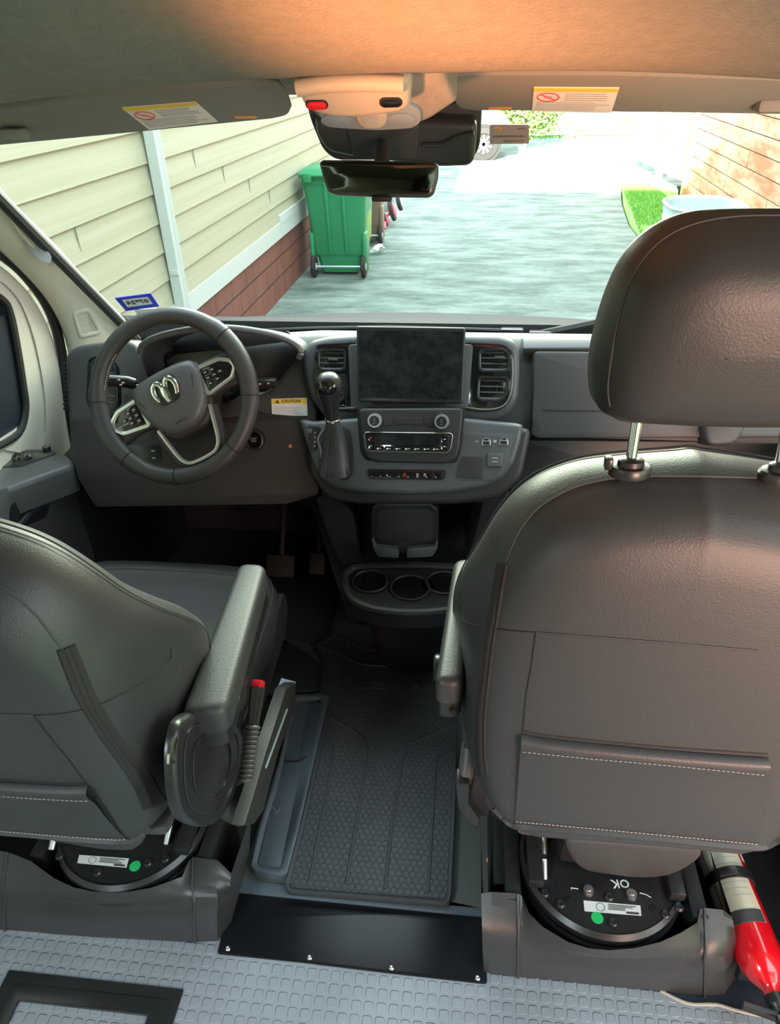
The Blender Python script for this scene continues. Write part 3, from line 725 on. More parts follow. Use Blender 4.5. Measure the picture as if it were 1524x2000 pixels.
# ceiling console with lamps
oc = thing('ceiling_console', 'cream ceiling console with a red and a black button and map lamps', 'ceiling console', tuple(at(700, 200, y=1.0)))
cp = Pl(at(697, 190, y=.99), (0, -.80, -.60), up=(0, 0, 1))
hz = [(577, 146), (640, 139), (780, 136), (800, 142), (804, 160), (803, 198), (785, 210), (740, 217), (690, 222), (640, 218), (604, 206), (592, 190)]
O('console_box', pprism(cp, hz, .012, -.08, .010, .012, seg=3), 'cream', oc)
O('console_roll', tube([cp.pt(*cp.ab(*p), .012) for p in smooth([(583, 158), (640, 150), (720, 147), (790, 150)], 5, False)], .010, 10), 'cream', oc)
for px, m_, lb in (((621, 190), 'red_plastic', 'red button'), ((765, 185), 'gloss', 'black button')):
    a, b = cp.ab(*px)
    O('button_bezel', prism(cp, rrect(.028, .013, .0062, a, b), .0135, .005, .001), 'black', oc)
    O('button', prism(cp, rrect(.0245, .0105, .005, a, b), .016, .005, .002), m_, oc, label=lb)
p2_ = Pl(at(725, 235, y=1.04), (0, -.75, -.66), up=(0, 0, 1))
O('console_surround', pprism(p2_, [(560, 158), (600, 205), (612, 235), (640, 250), (720, 256), (810, 253), (838, 244), (880, 216), (893, 208), (868, 150), (830, 140), (800, 150)], -.004, -.09, .010, .018, seg=3), 'felt', oc)
O('lamp_panel', pprism(p2_, [(612, 205), (635, 243), (660, 250), (740, 254), (805, 250), (822, 240), (824, 215), (800, 200)], .002, -.03, .003, .01), 'bluegrey', oc)
O('switch_panel', pprism(p2_, [(692, 215), (758, 215), (755, 238), (742, 246), (715, 246), (702, 238)], .005, -.01, .002, .006), 'cream', oc)
a, b = p2_.ab(725, 228); O('switch_ribs', join(*[prism(p2_, rrect(.018, .0012, .0004, a, b+(i-2)*.0028), .0062, .003) for i in range(5)]), 'ink_lt', oc)
for px in ((657, 232), (783, 231)):
    a, b = p2_.ab(*px); O('map_lamp_lens', prism(p2_, [(a+.02*math.cos(t*.262), b+.011*math.sin(t*.262)) for t in range(24)], .004, -.005, .001), 'bluegrey', oc)
# sensor housing and mirror
sh = thing('sensor_housing', 'black camera and sensor housing behind the rear-view mirror', 'sensor housing', tuple(at(780, 270, y=1.36)))
sp_ = Pl(at(780, 290, y=1.30), (0, -.9, -.3))
O('housing_plate', pprism(sp_, [(592, 216), (600, 250), (625, 310), (650, 330), (880, 330), (925, 328), (938, 300), (942, 216)], -.03, -.06, .004, .012), 'camhouse', sh)
O('housing_shell', pprism(sp_, [(612, 232), (618, 268), (640, 300), (700, 312), (860, 330), (915, 328), (926, 318), (932, 262), (930, 240), (850, 236)], .0, -.045, .012, .012, seg=4), 'camhouse', sh)
O('centre_cover', pprism(sp_, [(676, 240), (692, 308), (815, 310), (822, 240)], .008, -.02, .004, .006), 'camhouse', sh)
O('housing_ridge', tube([sp_.pt(*sp_.ab(*p), .002) for p in smooth([(826, 282), (866, 280), (890, 268), (926, 258)], 5, False)], .004, 8), 'camhouse', sh)
rm = thing('rear_view_mirror', 'frameless rear-view mirror hanging under the ceiling console', 'mirror', tuple(at(740, 345, y=1.13)))
mp_ = Pl(at(740, 348, y=1.13), (.05, -.97, .20))
mo = [(623, 318), (628, 312), (700, 312), (850, 316), (857, 322), (857, 345), (848, 378), (838, 385), (740, 384), (655, 380), (640, 374), (631, 350)]
O('mirror_shell', pprism(mp_, mo, .0, -.028, .006, .006, seg=3), 'camhouse', rm)
mi = [(627, 318), (700, 316), (846, 320), (851, 326), (850, 348), (842, 374), (832, 380), (740, 379), (658, 375), (645, 368), (636, 350)]
O('mirror_glass', pprism(mp_, mi, .0012, -.002, .0005, .006), 'mirror', rm)
O('toggle', box(*tuple(at(746, 388, y=1.12)), .03, .01, .008, .003), 'black', rm)
O('mirror_stem', cyl(at(745, 340, y=1.16), at(748, 285, y=1.27), .012, 14), 'camhouse', rm)
# card and stickers on the glass
def on_glass(px, py):
    d = ray(px, py); t = 1.5
    for _ in range(30):
        p = CAM+d*t; err = ws(p.x, p.z).y-p.y; t += err*.5
    return CAM+d*t
def glass_plane(px, py):
    p = on_glass(px, py); a = on_glass(px+4, py); b = on_glass(px, py-4); n = (a-p).cross(b-p).normalized()
    return Pl(p, n if n.dot(CAM-p) > 0 else -n)
cpn = glass_plane(995, 258)
card = thing('card', 'small pinkish service card stuck to the windshield right of the sensor housing', 'card', tuple(cpn.p))
M['pinkcard'] = mat('pink_card', (.42, .28, .24), .5)
O('card_sheet', pprism(cpn, [(957, 240), (1034, 240), (1034, 277), (957, 278)], .004, .002, 0, .004), 'pinkcard', card)
cq = cpn.px([(963, 262), (1028, 262), (963, 246), (1028, 246), (966, 250), (1026, 272)])
O('card_print', join(bars(cpn, cq[0][0], cq[0][1]-.004, cq[1][0], cq[0][1]+.002, 2, .0045, .0012, (1, .9)), bars(cpn, cq[0][0]+.02, cq[5][1]-.003, cq[1][0], cq[5][1]+.004, 2, .0045, .0009), bars(cpn, cq[0][0]+.045, cq[3][1]-.004, cq[1][0], cq[3][1]+.001, 2, .0045, .0008)), 'ink', card)
O('card_emblem', prism(cpn, [(cq[4][0]+x*.011, cq[4][1]+y*.007) for x, y in ((0, .6), (.5, 1), (1.1, 1), (1.5, .3), (1, -.6), (.8, .2), (.3, .1))], .0045, .003), 'amber', card)
spn = glass_plane(268, 588)
stk = thing('registration_sticker', 'blue bordered registration sticker reading 07 24 in reverse low on the windshield', 'sticker', tuple(spn.p))
bq = spn.px([(224, 580), (294, 571), (311, 596), (246, 605)]); iq_ = spn.px([(238, 583), (288, 577), (299, 591), (249, 598)])
O('sticker_border', prism(spn, bq, .004, .002, 0, [iq_]), 'blue', stk)
O('sticker_field', prism(spn, iq_, .0038, .002), 'paper', stk)
c_ = spn.pt((iq_[0][0]+iq_[2][0])/2, (iq_[0][1]+iq_[2][1])/2, .005); ux = (spn.pt(*iq_[1])-spn.pt(*iq_[0])).normalized(); uy = (spn.pt(*iq_[0])-spn.pt(*iq_[3])); uy = (uy-ux*uy.dot(ux)*.0); hgt = uy.length; uy.normalize(); nz = ux.cross(uy)
wid = (spn.pt(*iq_[1])-spn.pt(*iq_[0])).length
tm = Matrix(((-ux.x, uy.x, nz.x, c_.x), (-ux.y, uy.y, nz.y, c_.y), (-ux.z, uy.z, nz.z, c_.z), (0, 0, 0, 1)))
O('sticker_date', fix(text('07*24', wid*.36, tm, .0003, .0004)), 'ink', stk)
s2 = glass_plane(285, 606)
st2 = thing('inspection_sticker', 'small light blue sticker below the registration sticker', 'sticker', tuple(s2.p))
O('sticker_field', pprism(s2, [(262, 603), (305, 600), (318, 622), (275, 626)], .003, .0015), 'paper', st2)
O('sticker_patch', pprism(s2, [(270, 609), (304, 606), (314, 620), (280, 624)], .0036, .0028), 'ltblue', st2)
# wipers at the foot of the glass
def wiper(label, pts, r):
    t = thing('windshield_wiper', label, 'wiper', tuple(at(*pts[0], y=2.14)))
    P = [at(*p, y=2.14) for p in pts]; O('wiper_arm', tube(P, r, 6), 'black', t)
    O('wiper_blade', tube([p+V((0, .02, -.022)) for p in P], r*.6, 6), 'rubber', t); O('arm_cap', box(*P[-1], .07, .03, .022, .006), 'satin', t)
wiper('long black wiper blade lying level behind the display', [(470, 648), (600, 643), (760, 640), (1000, 647)], .008)
wiper('black wiper arm rising behind the passenger headrest', [(1500, 575), (1240, 615), (1155, 632), (1055, 652)], .012)
# ================================================================ dashboard
dash = thing('dashboard', 'dark grey van dashboard across the cab below the windshield', 'dashboard', (0, 1.7, .4))
prof = [(2.12, .62), (2.12, .775), (1.9, .845), (1.74, .912), (1.665, .937), (1.635, .931), (1.615, .915), (1.60, .895), (1.56, .83), (1.53, .755), (1.528, .735), (1.545, .727), (1.63, .705), (1.64, .69), (1.60, .60), (1.58, .55), (2.0, .50)]
O('dash_body', fix(rings([[V((x, y, z-(dr if y < 1.95 else dr*.6))) for y, z in prof] for x, dr in ((-.835, .05), (-.75, .045), (-.6, .035), (-.4, .015), (-.2, 0), (.915, 0))])), 'plastic', dash)
# end cap with demister grille, driver side
ec = Pl((-.80, 1.55, .85), (0, -1, .25))
dp_ = facing(200, 760, 1.50, 20)
face = [(126, 700), (131, 686), (150, 674), (235, 662), (262, 668), (277, 692), (292, 735), (304, 768), (515, 768), (540, 748), (566, 716), (590, 690), (616, 690), (622, 965), (185, 990), (150, 930), (135, 870)]
O('driver_fascia', pprism(dp_, face, 0, -.08, .012, .018, seg=3), 'plastic', dash)
O('lower_driver_fascia', pprism(Pl(dp_.pt(0, 0, .0035), dp_.n), [(133, 817), (170, 816), (240, 822), (300, 826), (490, 812), (505, 806), (612, 816), (623, 966), (560, 985), (186, 991), (149, 931)], 0, -.03, .004, .012), 'plastic2', dash)
O('fascia_split_line', tube([dp_.pt(*dp_.ab(*p), .001) for p in ((498, 800), (515, 808), (600, 815))], .0012, 5), 'hole', dash)
sg = []
for i in range(11): sg.append(box(*dp_.pt(*dp_.ab(129, 712+i*8.6), .004), .008, .004, .0045))
O('demister_grille', join(*sg), 'hole', dash)
def vent(parent, pl, pxs, n=4, tab=None, r=.012, fm='satin', depth=.035):
    o = rnd(pl.px(pxs), r); xs = [p[0] for p in o]; ys = [p[1] for p in o]; cx, cy = (min(xs)+max(xs))/2, (min(ys)+max(ys))/2; hw, hh = (max(xs)-min(xs))/2, (max(ys)-min(ys))/2
    k = .0065; inn = [(cx+(p[0]-cx)*(1-k/hw), cy+(p[1]-cy)*(1-k/hh)) for p in o]
    v = O('air_vent', prism(pl, o, .004, -.01, .002, [inn]), fm, parent)
    O('vent_throat', prism(pl, inn, -.008, -.02), 'hole', v)
    sl = []
    for i in range(n):
        y = cy+hh*(1-(2*i+1.4)/(n+.4)); b = box(0, 0, 0, (hw-k)*2*.97, .0022, .009, .0008)
        b = xf(b, Matrix(((pl.u.x, pl.n.x, pl.v.x, 0), (pl.u.y, pl.n.y, pl.v.y, 0), (pl.u.z, pl.n.z, pl.v.z, 0), (0, 0, 0, 1))) @ Matrix.Rotation(math.radians(62), 4, 'X')); bmesh.ops.translate(b, vec=pl.pt(cx, y, -.003), verts=b.verts); sl.append(b)
    O('vent_slats', join(*sl), 'plastic_lt', v)
    if tab:
        a, b = pl.ab(*tab); O('vent_tab', prism(pl, rrect(.022, .005, .002, a, b), .007, -.004, .001), 'plastic_lt', v)
    return v
O('vent_surround', pprism(dp_, [(172, 700), (205, 690), (232, 712), (236, 740), (238, 790), (222, 815), (180, 812), (168, 780)], .004, -.03, .004, .014), 'gloss', dash)
vent(dash, dp_.__class__(dp_.pt(0, 0, .005), dp_.n), [(178, 703), (205, 697), (226, 712), (230, 742), (180, 745)], 4)
vent(dash, dp_.__class__(dp_.pt(0, 0, .005), dp_.n), [(178, 752), (231, 750), (232, 785), (218, 807), (180, 806)], 4)
# display panel left of the column and light switch bank below the wheel
O('switch_bank', pprism(dp_, [(243, 868), (315, 866), (322, 905), (260, 912), (240, 895)], .004, -.02, .003, .01), 'satin', dash)
for q in ((258, 884), (300, 880), (302, 894)): O('switch_icon', prism(dp_, rrect(.008, .004, .001, *dp_.ab(*q)), .0048, .003), 'ink_lt', dash)
O('card_slot', pprism(dp_, [(242, 768), (300, 768), (300, 800), (242, 800)], .002, -.01, .002, .006), 'plastic2', dash)
# instrument binnacle
hoodp = [(318, 790), (297, 752), (281, 712), (275, 690), (282, 671), (318, 655), (380, 643), (445, 641), (505, 648), (552, 660), (580, 675), (588, 690), (582, 700)]
f0 = [at(*p, y=1.475) for p in smooth(hoodp, 4, False)]
cxh = at(430, 720, y=1.475)
rows = []
for t, dy, k in ((0, 0, .985), (1, -.004, 1.0), (2, .01, 1.0), (3, .07, .97), (4, .15, .92)):
    rows.append([V((cxh.x+(p.x-cxh.x)*k, p.y+dy, cxh.z+(p.z-cxh.z)*k-max(dy, 0)*.27)) for p in f0])
hd = grid(rows, 1, .007); O('binnacle_hood', hd, 'plastic_lt', dash, ang=60)
O('hood_lip', tube(f0[12:48], .0085, 10, flat=((0, 0, 1), .9)), 'plastic_lt', dash)
bp_ = facing(430, 720, 1.60, 25)
O('binnacle_back', pprism(bp_, [(270, 680), (300, 645), (560, 645), (600, 690), (545, 790), (300, 800)], 0, -.02), 'black', dash)
ip = facing(400, 705, 1.565, 25)
O('instrument_display', pprism(ip, [(318, 700), (326, 686), (400, 682), (470, 684), (478, 712), (455, 728), (350, 732), (330, 722)], 0, -.02, .003, .012), 'gloss', dash)
M['dispgrey'] = mat('display_off', (.10, .095, .08), .25)
O('display_screen', pprism(ip, [(323, 706), (345, 692), (400, 686), (438, 684), (440, 712), (345, 722)], .001, -.004, 0, .008), 'dispgrey', dash)
# caution label
cl = Pl(dp_.pt(0, 0, .0008), dp_.n)
cb = O('caution_label', pprism(cl, [(530, 779), (599, 777), (601, 812), (532, 813)], .0004, -.0006), 'paper', dash, label='white and yellow CAUTION label')
O('label_header', pprism(cl, [(531, 780), (598, 778), (598.5, 788), (531.5, 789)], .0007, .0), 'yellow', cb)
def tmat(pl, px0, px1, c):
    """text matrix: baseline direction from px0 to px1 on plane"""
    a, b = V(pl.ab(*px0)), V(pl.ab(*px1)); m_ = (a+b)/2; d = (b-a).normalized(); u = pl.u*d.x+pl.v*d.y; v = pl.n.cross(u); o = pl.pt(m_.x, m_.y, c)
    return Matrix(((u.x, v.x, pl.n.x, o.x), (u.y, v.y, pl.n.y, o.y), (u.z, v.z, pl.n.z, o.z), (0, 0, 0, 1))), (b-a).length
tm, L_ = tmat(cl, (548, 784), (590, 783), .001); O('label_title', text('CAUTION', .0098, tm, .0002, .0002), 'ink', cb)
q = cl.ab(542, 784); O('label_triangle', prism(cl, [(q[0]-.005, q[1]-.004), (q[0]+.005, q[1]-.004), (q[0], q[1]+.0045)], .0011, .0005), 'ink', cb)
q0, q1 = cl.ab(535, 793), cl.ab(596, 810)
O('label_print', bars(cl, q0[0], q0[1], q1[0], q1[1], 5, .0008, .0012, (1, .75)), 'ink_lt', cb)
# start button
sb_ = Pl(dp_.pt(*dp_.ab(498, 858), .004), dp_.n)
sbo = O('start_button', lathe([(.016, -.03), (.016, .002), (.021, .012), (.0245, .010), (.027, 0), (.027, -.03)], sb_.M(), 32), 'satin', dash)
O('button_cap', lathe([(0, .0065), (.013, .0065), (.0155, .004), (.0155, -.02), (0, -.02)], sb_.M(), 28), 'gloss', sbo)
O('button_icon', join(text('START', .0055, sb_.M(0, .0025, .0068), .0002), text('STOP', .0055, sb_.M(0, -.0035, .0068), .0002)), 'ink_lt', sbo)
q = dp_.ab(568, 871); O('key_bolt', lathe([(0, .004), (.004, .004), (.005, 0), (0, 0)], dp_.M(*q, .001), 12), 'amber', dash)
# lower driver trim
lp = facing(550, 950, 1.46, -20)
O('knee_ledge', pprism(lp, [(487, 933), (610, 934), (616, 968), (480, 965)], 0, -.06, .006, .012), 'plastic2', dash)
O('knee_panel', pprism(facing(400, 930, 1.58, -15), [(150, 900), (622, 900), (630, 1000), (560, 975), (480, 968), (380, 950), (200, 1010), (170, 960)], 0, -.05, .01, .03), 'black', dash)
O('knee_recess_edge', tube([lp.pt(*lp.ab(*p), -.004) for p in smooth([(356, 937), (375, 957), (420, 963), (470, 966)], 4, False)], .003, 6), 'plastic_lt', dash)
# ---- centre stack
cs = Pl((.02, 1.505, .90), (0, -.93, .36))
hood = [(588, 705), (592, 682), (606, 665), (640, 657), (700, 653), (905, 654), (978, 655), (1003, 663), (1015, 680), (1016, 730), (1012, 780), (998, 806), (970, 822), (930, 828), (905, 822), (700, 822), (660, 826), (630, 812), (606, 780), (592, 740)]
O('centre_stack', pprism(cs, hood, .0, -.10, .016, .012, seg=4), 'plastic_lt', dash)
cs1 = Pl(cs.pt(0, 0, .002), cs.n)
for pxs in ([(616, 672), (700, 668), (700, 805), (640, 804), (622, 785), (612, 740)], [(905, 668), (985, 672), (1003, 688), (1006, 740), (1000, 780), (978, 802), (940, 806), (905, 800)]):
    O('vent_bezel', pprism(cs1, pxs, .003, -.01, .003, .014), 'gloss', dash)
O('screen_mount', pprism(cs1, [(680, 672), (925, 672), (915, 800), (686, 800)], .006, -.01, .004, .01), 'plastic_lt', dash)
cv = Pl(cs.pt(0, 0, .006), cs.n)
vent(dash, cv, [(620, 682), (677, 681), (677, 725), (620, 725)], 4, (651, 702))
vent(dash, cv, [(620, 732), (677, 730), (674, 782), (645, 790), (626, 770)], 4)
vent(dash, cv, [(934, 682), (985, 680), (997, 690), (998, 727), (934, 727)], 4, (976, 698))
vent(dash, cv, [(933, 734), (996, 735), (992, 772), (978, 785), (930, 783)], 4)
O('bezel_trim', tube([cs1.pt(*cs1.ab(*p), .005) for p in smooth([(910, 795), (940, 799), (975, 796), (994, 778), (1001, 740), (1000, 700)], 4, False)], .002, 6), 'silver', dash)
O('bezel_trim', tube([cs1.pt(*cs1.ab(*p), .005) for p in smooth([(694, 796), (660, 797), (640, 792)], 4, False)], .002, 6), 'silver', dash)
sc = Pl(cs.pt(0, 0, .028), cs.n)
scr = O('display_screen', pprism(sc, [(696, 637), (910, 640), (904, 789), (699, 785)], 0, -.022, .003, .007, seg=3), 'satin', dash)
O('screen_glass', pprism(sc, [(701, 645), (905, 648), (899, 781), (703, 777)], .0006, -.002, 0, .003), 'screen', scr)
O('screen_stand', pprism(cs1, [(730, 690), (870, 690), (870, 790), (730, 790)], .022, 0), 'black', scr)
# ---- fascia with gear selector, climate and charging ports
fp = Pl(at(803, 880, y=1.395), (0, -.866, .5))
fo = [(583, 822), (592, 818), (610, 822), (700, 815), (905, 815), (1012, 826), (1023, 830), (1018, 862), (1005, 905), (982, 935), (945, 953), (890, 962), (800, 967), (700, 962), (655, 954), (628, 938), (612, 910), (600, 872)]
O('lower_fascia', pprism(fp, fo, 0, -.09, .012, .010, seg=4), 'plastic_lt', dash)
O('lower_fascia_skirt', pprism(Pl(fp.pt(0, 0, -.025), fp.n), [(600, 830), (1040, 835), (1020, 935), (975, 975), (890, 985), (700, 985), (640, 975), (605, 930)], 0, -.1, .014, .02, seg=3), 'plastic2', dash)
ap = Pl(fp.pt(0, 0, .014), (0, -.90, .43))
O('audio_panel', pprism(ap, [(701, 798), (905, 797), (897, 880), (888, 900), (872, 906), (735, 903), (718, 896), (708, 880)], 0, -.06, .005, .012, seg=3), 'plastic2', dash)
O('panel_gap', pprism(Pl(ap.pt(0, 0, -.012), ap.n), [(697, 797), (909, 796), (901, 882), (892, 906), (874, 913), (733, 911), (714, 902), (703, 882)], 0, -.03, .002, .012), 'black', dash)
for q in ((733, 822), (863, 824)):
    k_ = O('control_knob', lathe([(0, .011), (.0115, .012), (.0118, .014), (.0145, .014), (.0165, .010), (.017, 0), (.017, -.004), (0, -.004)], quadM(ap, q, .001), 36), 'silver', dash)
    O('knob_face', lathe([(0, .0135), (.0108, .0135), (.0112, .011), (0, .011)], quadM(ap, q, .001), 28), 'satin', k_)
    O('knob_mark', join(*[text('-', .008, quadM(ap, q, .0148) @ Matrix.Translation((0, d, 0)), .0001, .0004) for d in (-.005, .0, .005)]), 'ink_lt', k_)
for pxs in ([(750, 812), (763, 812), (768, 820), (766, 832), (750, 832)], [(829, 814), (846, 813), (846, 833), (834, 834), (828, 824)]):
    O('button', pprism(ap, pxs, .002, -.003, .001, .002), 'plastic2', dash)
O('tuner_strip', pprism(ap, [(771, 815), (824, 816), (826, 829), (771, 828)], .0018, -.003, .0008, .002), 'plastic2', dash)
cpx = [(712, 848), (716, 844), (880, 846), (885, 850), (880, 878), (873, 884), (722, 881), (716, 876)]
O('climate_panel', pprism(ap, cpx, .004, -.003, .0012, .003), 'gloss', dash)
O('panel_chrome_edge', tube([ap.pt(*p, .0035) for p in rnd(ap.px(cpx), .003)], .0007, 6, closed=True), 'silver', dash)
O('climate_display', pprism(ap, [(735, 847), (860, 849), (858, 870), (736, 869)], .0048, .003), 'screen', dash)
for i in range(7):
    x = 742+i*18.7; O('climate_button', prism(ap, rrect(.019, .0085, .002, *ap.ab(x, 875+i*.25)), .0052, .003, .0006), 'gloss', dash)
    O('climate_icon', prism(ap, rrect(.008, .002, .0008, *ap.ab(x, 875.5+i*.25)), .0056, .005), 'ink_lt', dash)
for x, y in ((725, 855), (725, 871), (869, 858), (869, 872)):
    O('climate_button', prism(ap, rrect(.017, .014, .002, *ap.ab(x, y)), .0052, .003, .0006), 'gloss', dash)
    O('climate_icon', prism(ap, rrect(.006, .0025, .001, *ap.ab(x, y)), .0056, .005), 'red_ink' if (x, y) == (725, 855) else 'ink_lt', dash)
# button strip
O('switch_strip', pprism(fp, [(717, 916), (872, 918), (870, 934), (860, 938), (728, 936), (719, 932)], .003, -.01, .002, .006), 'gloss', dash)
for i in range(8):
    x = 729+i*18.4; b_ = O('strip_button', prism(fp, rrect(.0185, .014, .002, *fp.ab(x, 925.5+i*.3)), .0048, .001, .0006), 'gloss', dash)
    if i == 4:
        q = fp.ab(791, 927); O('hazard_triangle', join(prism(fp, [(q[0]-.005, q[1]-.004), (q[0]+.005, q[1]-.004), (q[0], q[1]+.0048)], .0052, .004, 0, [[(q[0]-.0028, q[1]-.0028), (q[0]+.0028, q[1]-.0028), (q[0], q[1]+.0025)]])), 'red_ink', b_)
    if i in (5, 6):
        q = fp.ab(x-(5 if i == 5 else 9), 927); O('button_icon', join(prism(fp, rrect(.005, .003, .001, q[0], q[1]+.001), .0053, .004), prism(fp, rrect(.006, .0015, .0005, q[0], q[1]-.003), .0053, .004)), 'ink_lt', b_)
# ports and key button
O('port_recess', pprism(fp, [(906, 845), (1004, 848), (1000, 870), (985, 925), (965, 938), (892, 938), (888, 928), (898, 890)], .0012, -.004, .001, .008), 'plastic_lt', dash)
for q in ((950, 863), (984, 862)):
    pr_ = O('usb_port', prism(fp, rnd([(fp.ab(*q)[0]+a, fp.ab(*q)[1]+b) for a, b in ((-.010, -.008), (.010, -.008), (.010, .002), (.006, .008), (-.006, .008), (-.010, .002))], .003), .004, 0, .001), 'silver', dash)
    a, b = fp.ab(*q)
    O('port_slot', join(prism(fp, rrect(.015, .007, .002, a, b-.003), .0045, .003), prism(fp, rrect(.011, .004, .0015, a, b+.005), .0045, .003)), 'black', pr_)
O('port_icon', join(prism(fp, rrect(.008, .0015, .0005, *fp.ab(932, 862)), .0018, .001), prism(fp, rrect(.007, .005, .001, *fp.ab(967, 862)), .0018, .001)), 'ink_lt', dash)
O('key_button', prism(fp, rrect(.034, .031, .004, *fp.ab(967, 899)), .007, 0, .003), 'plastic_lt', dash)
O('key_icon', join(*[prism(fp, rrect(.013, .002, .0008, fp.ab(967, 899)[0], fp.ab(967, 899)[1]+d), .0075, .006) for d in (.005, -.003)]), 'ink_lt', dash)
O('coin_pocket', pprism(fp, [(902, 891), (944, 892), (944, 932), (940, 936), (893, 934), (890, 928)], .0022, -.003, .001, .004), 'plastic2', dash)
# gear selector
O('selector_display', pprism(fp, [(600, 836), (604, 832), (624, 833), (628, 838), (622, 870), (614, 882), (606, 878)], .002, -.003, .001, .004), 'satin', dash)
for i, ch in enumerate('PRNDM'):
    if i < 4: O('selector_letter', text(ch, .007, quadM(fp, (616-i*.2, 846+i*8.5), .0024), .0002), 'ink_lt', dash)
a, b = fp.ab(605, 842); O('selector_button', prism(fp, rrect(.012, .011, .002, a, b), .004, 0, .001), 'plastic_lt', dash)
O('selector_slot', pprism(fp, [(632, 838), (672, 832), (684, 838), (690, 870), (690, 925), (680, 938), (632, 934), (622, 920), (626, 880)], .0015, -.02, .002, .014), 'black', dash)
gs = thing('gear_shifter', 'gear selector lever with glossy black knob and leather boot', 'gear lever', tuple(fp.hit(655, 930)))
kp = at(643, 765, y=1.37)
k1 = fp.pt(*fp.ab(658, 925), .03); k0 = at(650, 822, y=1.362)
def ell(c, rx, ry, t=0, n=18): return [c+V((rx*math.cos(2*math.pi*i/n), ry*math.sin(2*math.pi*i/n), 0)) for i in range(n)]
mid = at(655, 870, y=1.372)
bt = fix(rings([ell(k0, .014, .013), ell(k0.lerp(mid, .3), .020, .019), ell(mid, .026, .026), ell(mid.lerp(k1, .6)+V((0, -.004, 0)), .033, .028), ell(k1, .036, .026), ell(k1+V((0, .035, -.012)), .03, .024)]))
O('shift_boot', bt, 'leather', gs, ang=70)
O('boot_crease', join(*[tube([k0+V((dx*.4, -.013, 0)), mid+V((dx, -.026, 0)), k1+V((dx*1.4, -.027, .005))], .0009, 5) for dx in (-.012, .006)]), 'thread_dark', gs)
O('boot_side_clip', tube([fp.pt(*fp.ab(*p), .004) for p in smooth([(633, 838), (622, 858), (628, 880), (628, 895), (632, 905)], 4, False)], .0022, 6), 'silver', gs)
O('shift_collar', lathe([(0, 0), (.0155, 0), (.0165, .003), (.0155, .006), (0, .006)], Matrix.Translation(k0), 24), 'chrome', gs)
top = at(642, 748, y=1.365)
ax = (top-k0); qm = Matrix.Translation(k0) @ ax.to_track_quat('Z', 'Y').to_matrix().to_4x4(); H = ax.length
O('shift_knob', lathe([(0, .004), (.0145, .004), (.016, H*.25), (.020, H*.5), (.0265, H*.80), (.0275, H*.98), (.025, H*1.12), (.017, H*1.22), (.006, H*1.26), (0, H*1.262)], qm, 32), 'satin', gs)
q_ = top+V((0, -.018, -.008)); O('knob_cap', lathe([(.024, 0), (.0235, .010), (.018, .018), (.009, .0225), (0, .024)], Matrix.Translation(top+V((0, -.006, -.004))) @ V((0, -.55, .9)).to_track_quat('Z', 'Y').to_matrix().to_4x4(), 28), 'gloss', gs)
# passenger side: glovebox lid, shelf, end vent
gp_ = facing(1150, 770, 1.545, 20)
O('glovebox_lid', pprism(gp_, [(1043, 686), (1540, 690), (1540, 855), (1050, 856), (1037, 850), (1041, 760)], .004, -.03, .006, .01), 'plastic', dash)
O('passenger_ledge', pprism(facing(1200, 672, 1.60, 55), [(1018, 662), (1560, 668), (1560, 680), (1022, 684)], .006, -.02, .004, .004), 'plastic_lt', dash)
O('lid_crease', tube([gp_.pt(*gp_.ab(*p), .005) for p in ((1060, 801), (1540, 806))], .0008, 5), 'hole', dash)
O('passenger_shelf', pprism(facing(1250, 875, 1.58, 5), [(1025, 860), (1560, 864), (1560, 1010), (985, 1000)], 0, -.05, .004, .008), 'greypl', dash)
ev = facing(1420, 815, 1.50, 25)
O('end_pod', pprism(ev, [(1372, 800), (1462, 800), (1460, 830), (1440, 870), (1380, 872)], 0, -.08, .010, .02, seg=3), 'plastic', dash)
ev2 = Pl(ev.pt(0, 0, .004), ev.n)
vent(dash, ev2, [(1378, 803), (1460, 800), (1452, 822), (1400, 832), (1384, 828)], 4)
# ---- lower console
O('console_column', join(pprism(Pl(at(800, 1000, y=1.66), (0, -1, .1)), [(600, 960), (1010, 962), (960, 1150), (900, 1230), (690, 1230), (655, 1130)], 0, -.06)), 'black', dash)
for pxs in ([(612, 968), (652, 968), (690, 1000), (712, 1110), (672, 1112), (650, 1080)], [(945, 966), (1000, 966), (965, 1090), (930, 1110), (905, 1108), (928, 1040)]):
    O('console_cheek', pprism(Pl(at(800, 1000, y=1.42), (0, -1, .1)), pxs, 0, -.26, .012, .02), 'black', dash)
O('console_brow', pprism(Pl(at(800, 970, y=1.38), (0, -1, 0)), [(625, 962), (985, 964), (975, 985), (870, 982), (700, 980), (640, 984)], 0, -.2, .008, .008), 'plastic2', dash)
# cup holder tray
zc = .425
ct = Pl((0, 0, zc), (0, 0, 1), up=(0, 1, 0))
to = [(668, 1128), (676, 1112), (700, 1103), (800, 1100), (900, 1104), (935, 1112), (945, 1130), (940, 1158), (915, 1180), (860, 1192), (800, 1195), (740, 1190), (700, 1178), (678, 1160)]
oo = [tuple(p) for p in smooth(ct.px(to), 4)]
oi = ct.px(to); cx_ = sum(p[0] for p in oi)/len(oi); cy2 = sum(p[1] for p in oi)/len(oi)
cups = [(722, 1128, .043), (801, 1140, .047), (868, 1130, .043)]
holes = []; 
for px, py, r in cups: a, b = ct.ab(px, py); holes.append(circ(r, 28, a, b))
ch_ = O('cup_holder_tray', prism(ct, oo, -.012, -.05, .004, holes), 'black', dash)
O('tray_rim', tube([ct.pt(cx_+(p[0]-cx_)*.97, cy2+(p[1]-cy2)*.97, -.004) for p in oo], .010, 8, closed=True), 'plastic2', ch_)
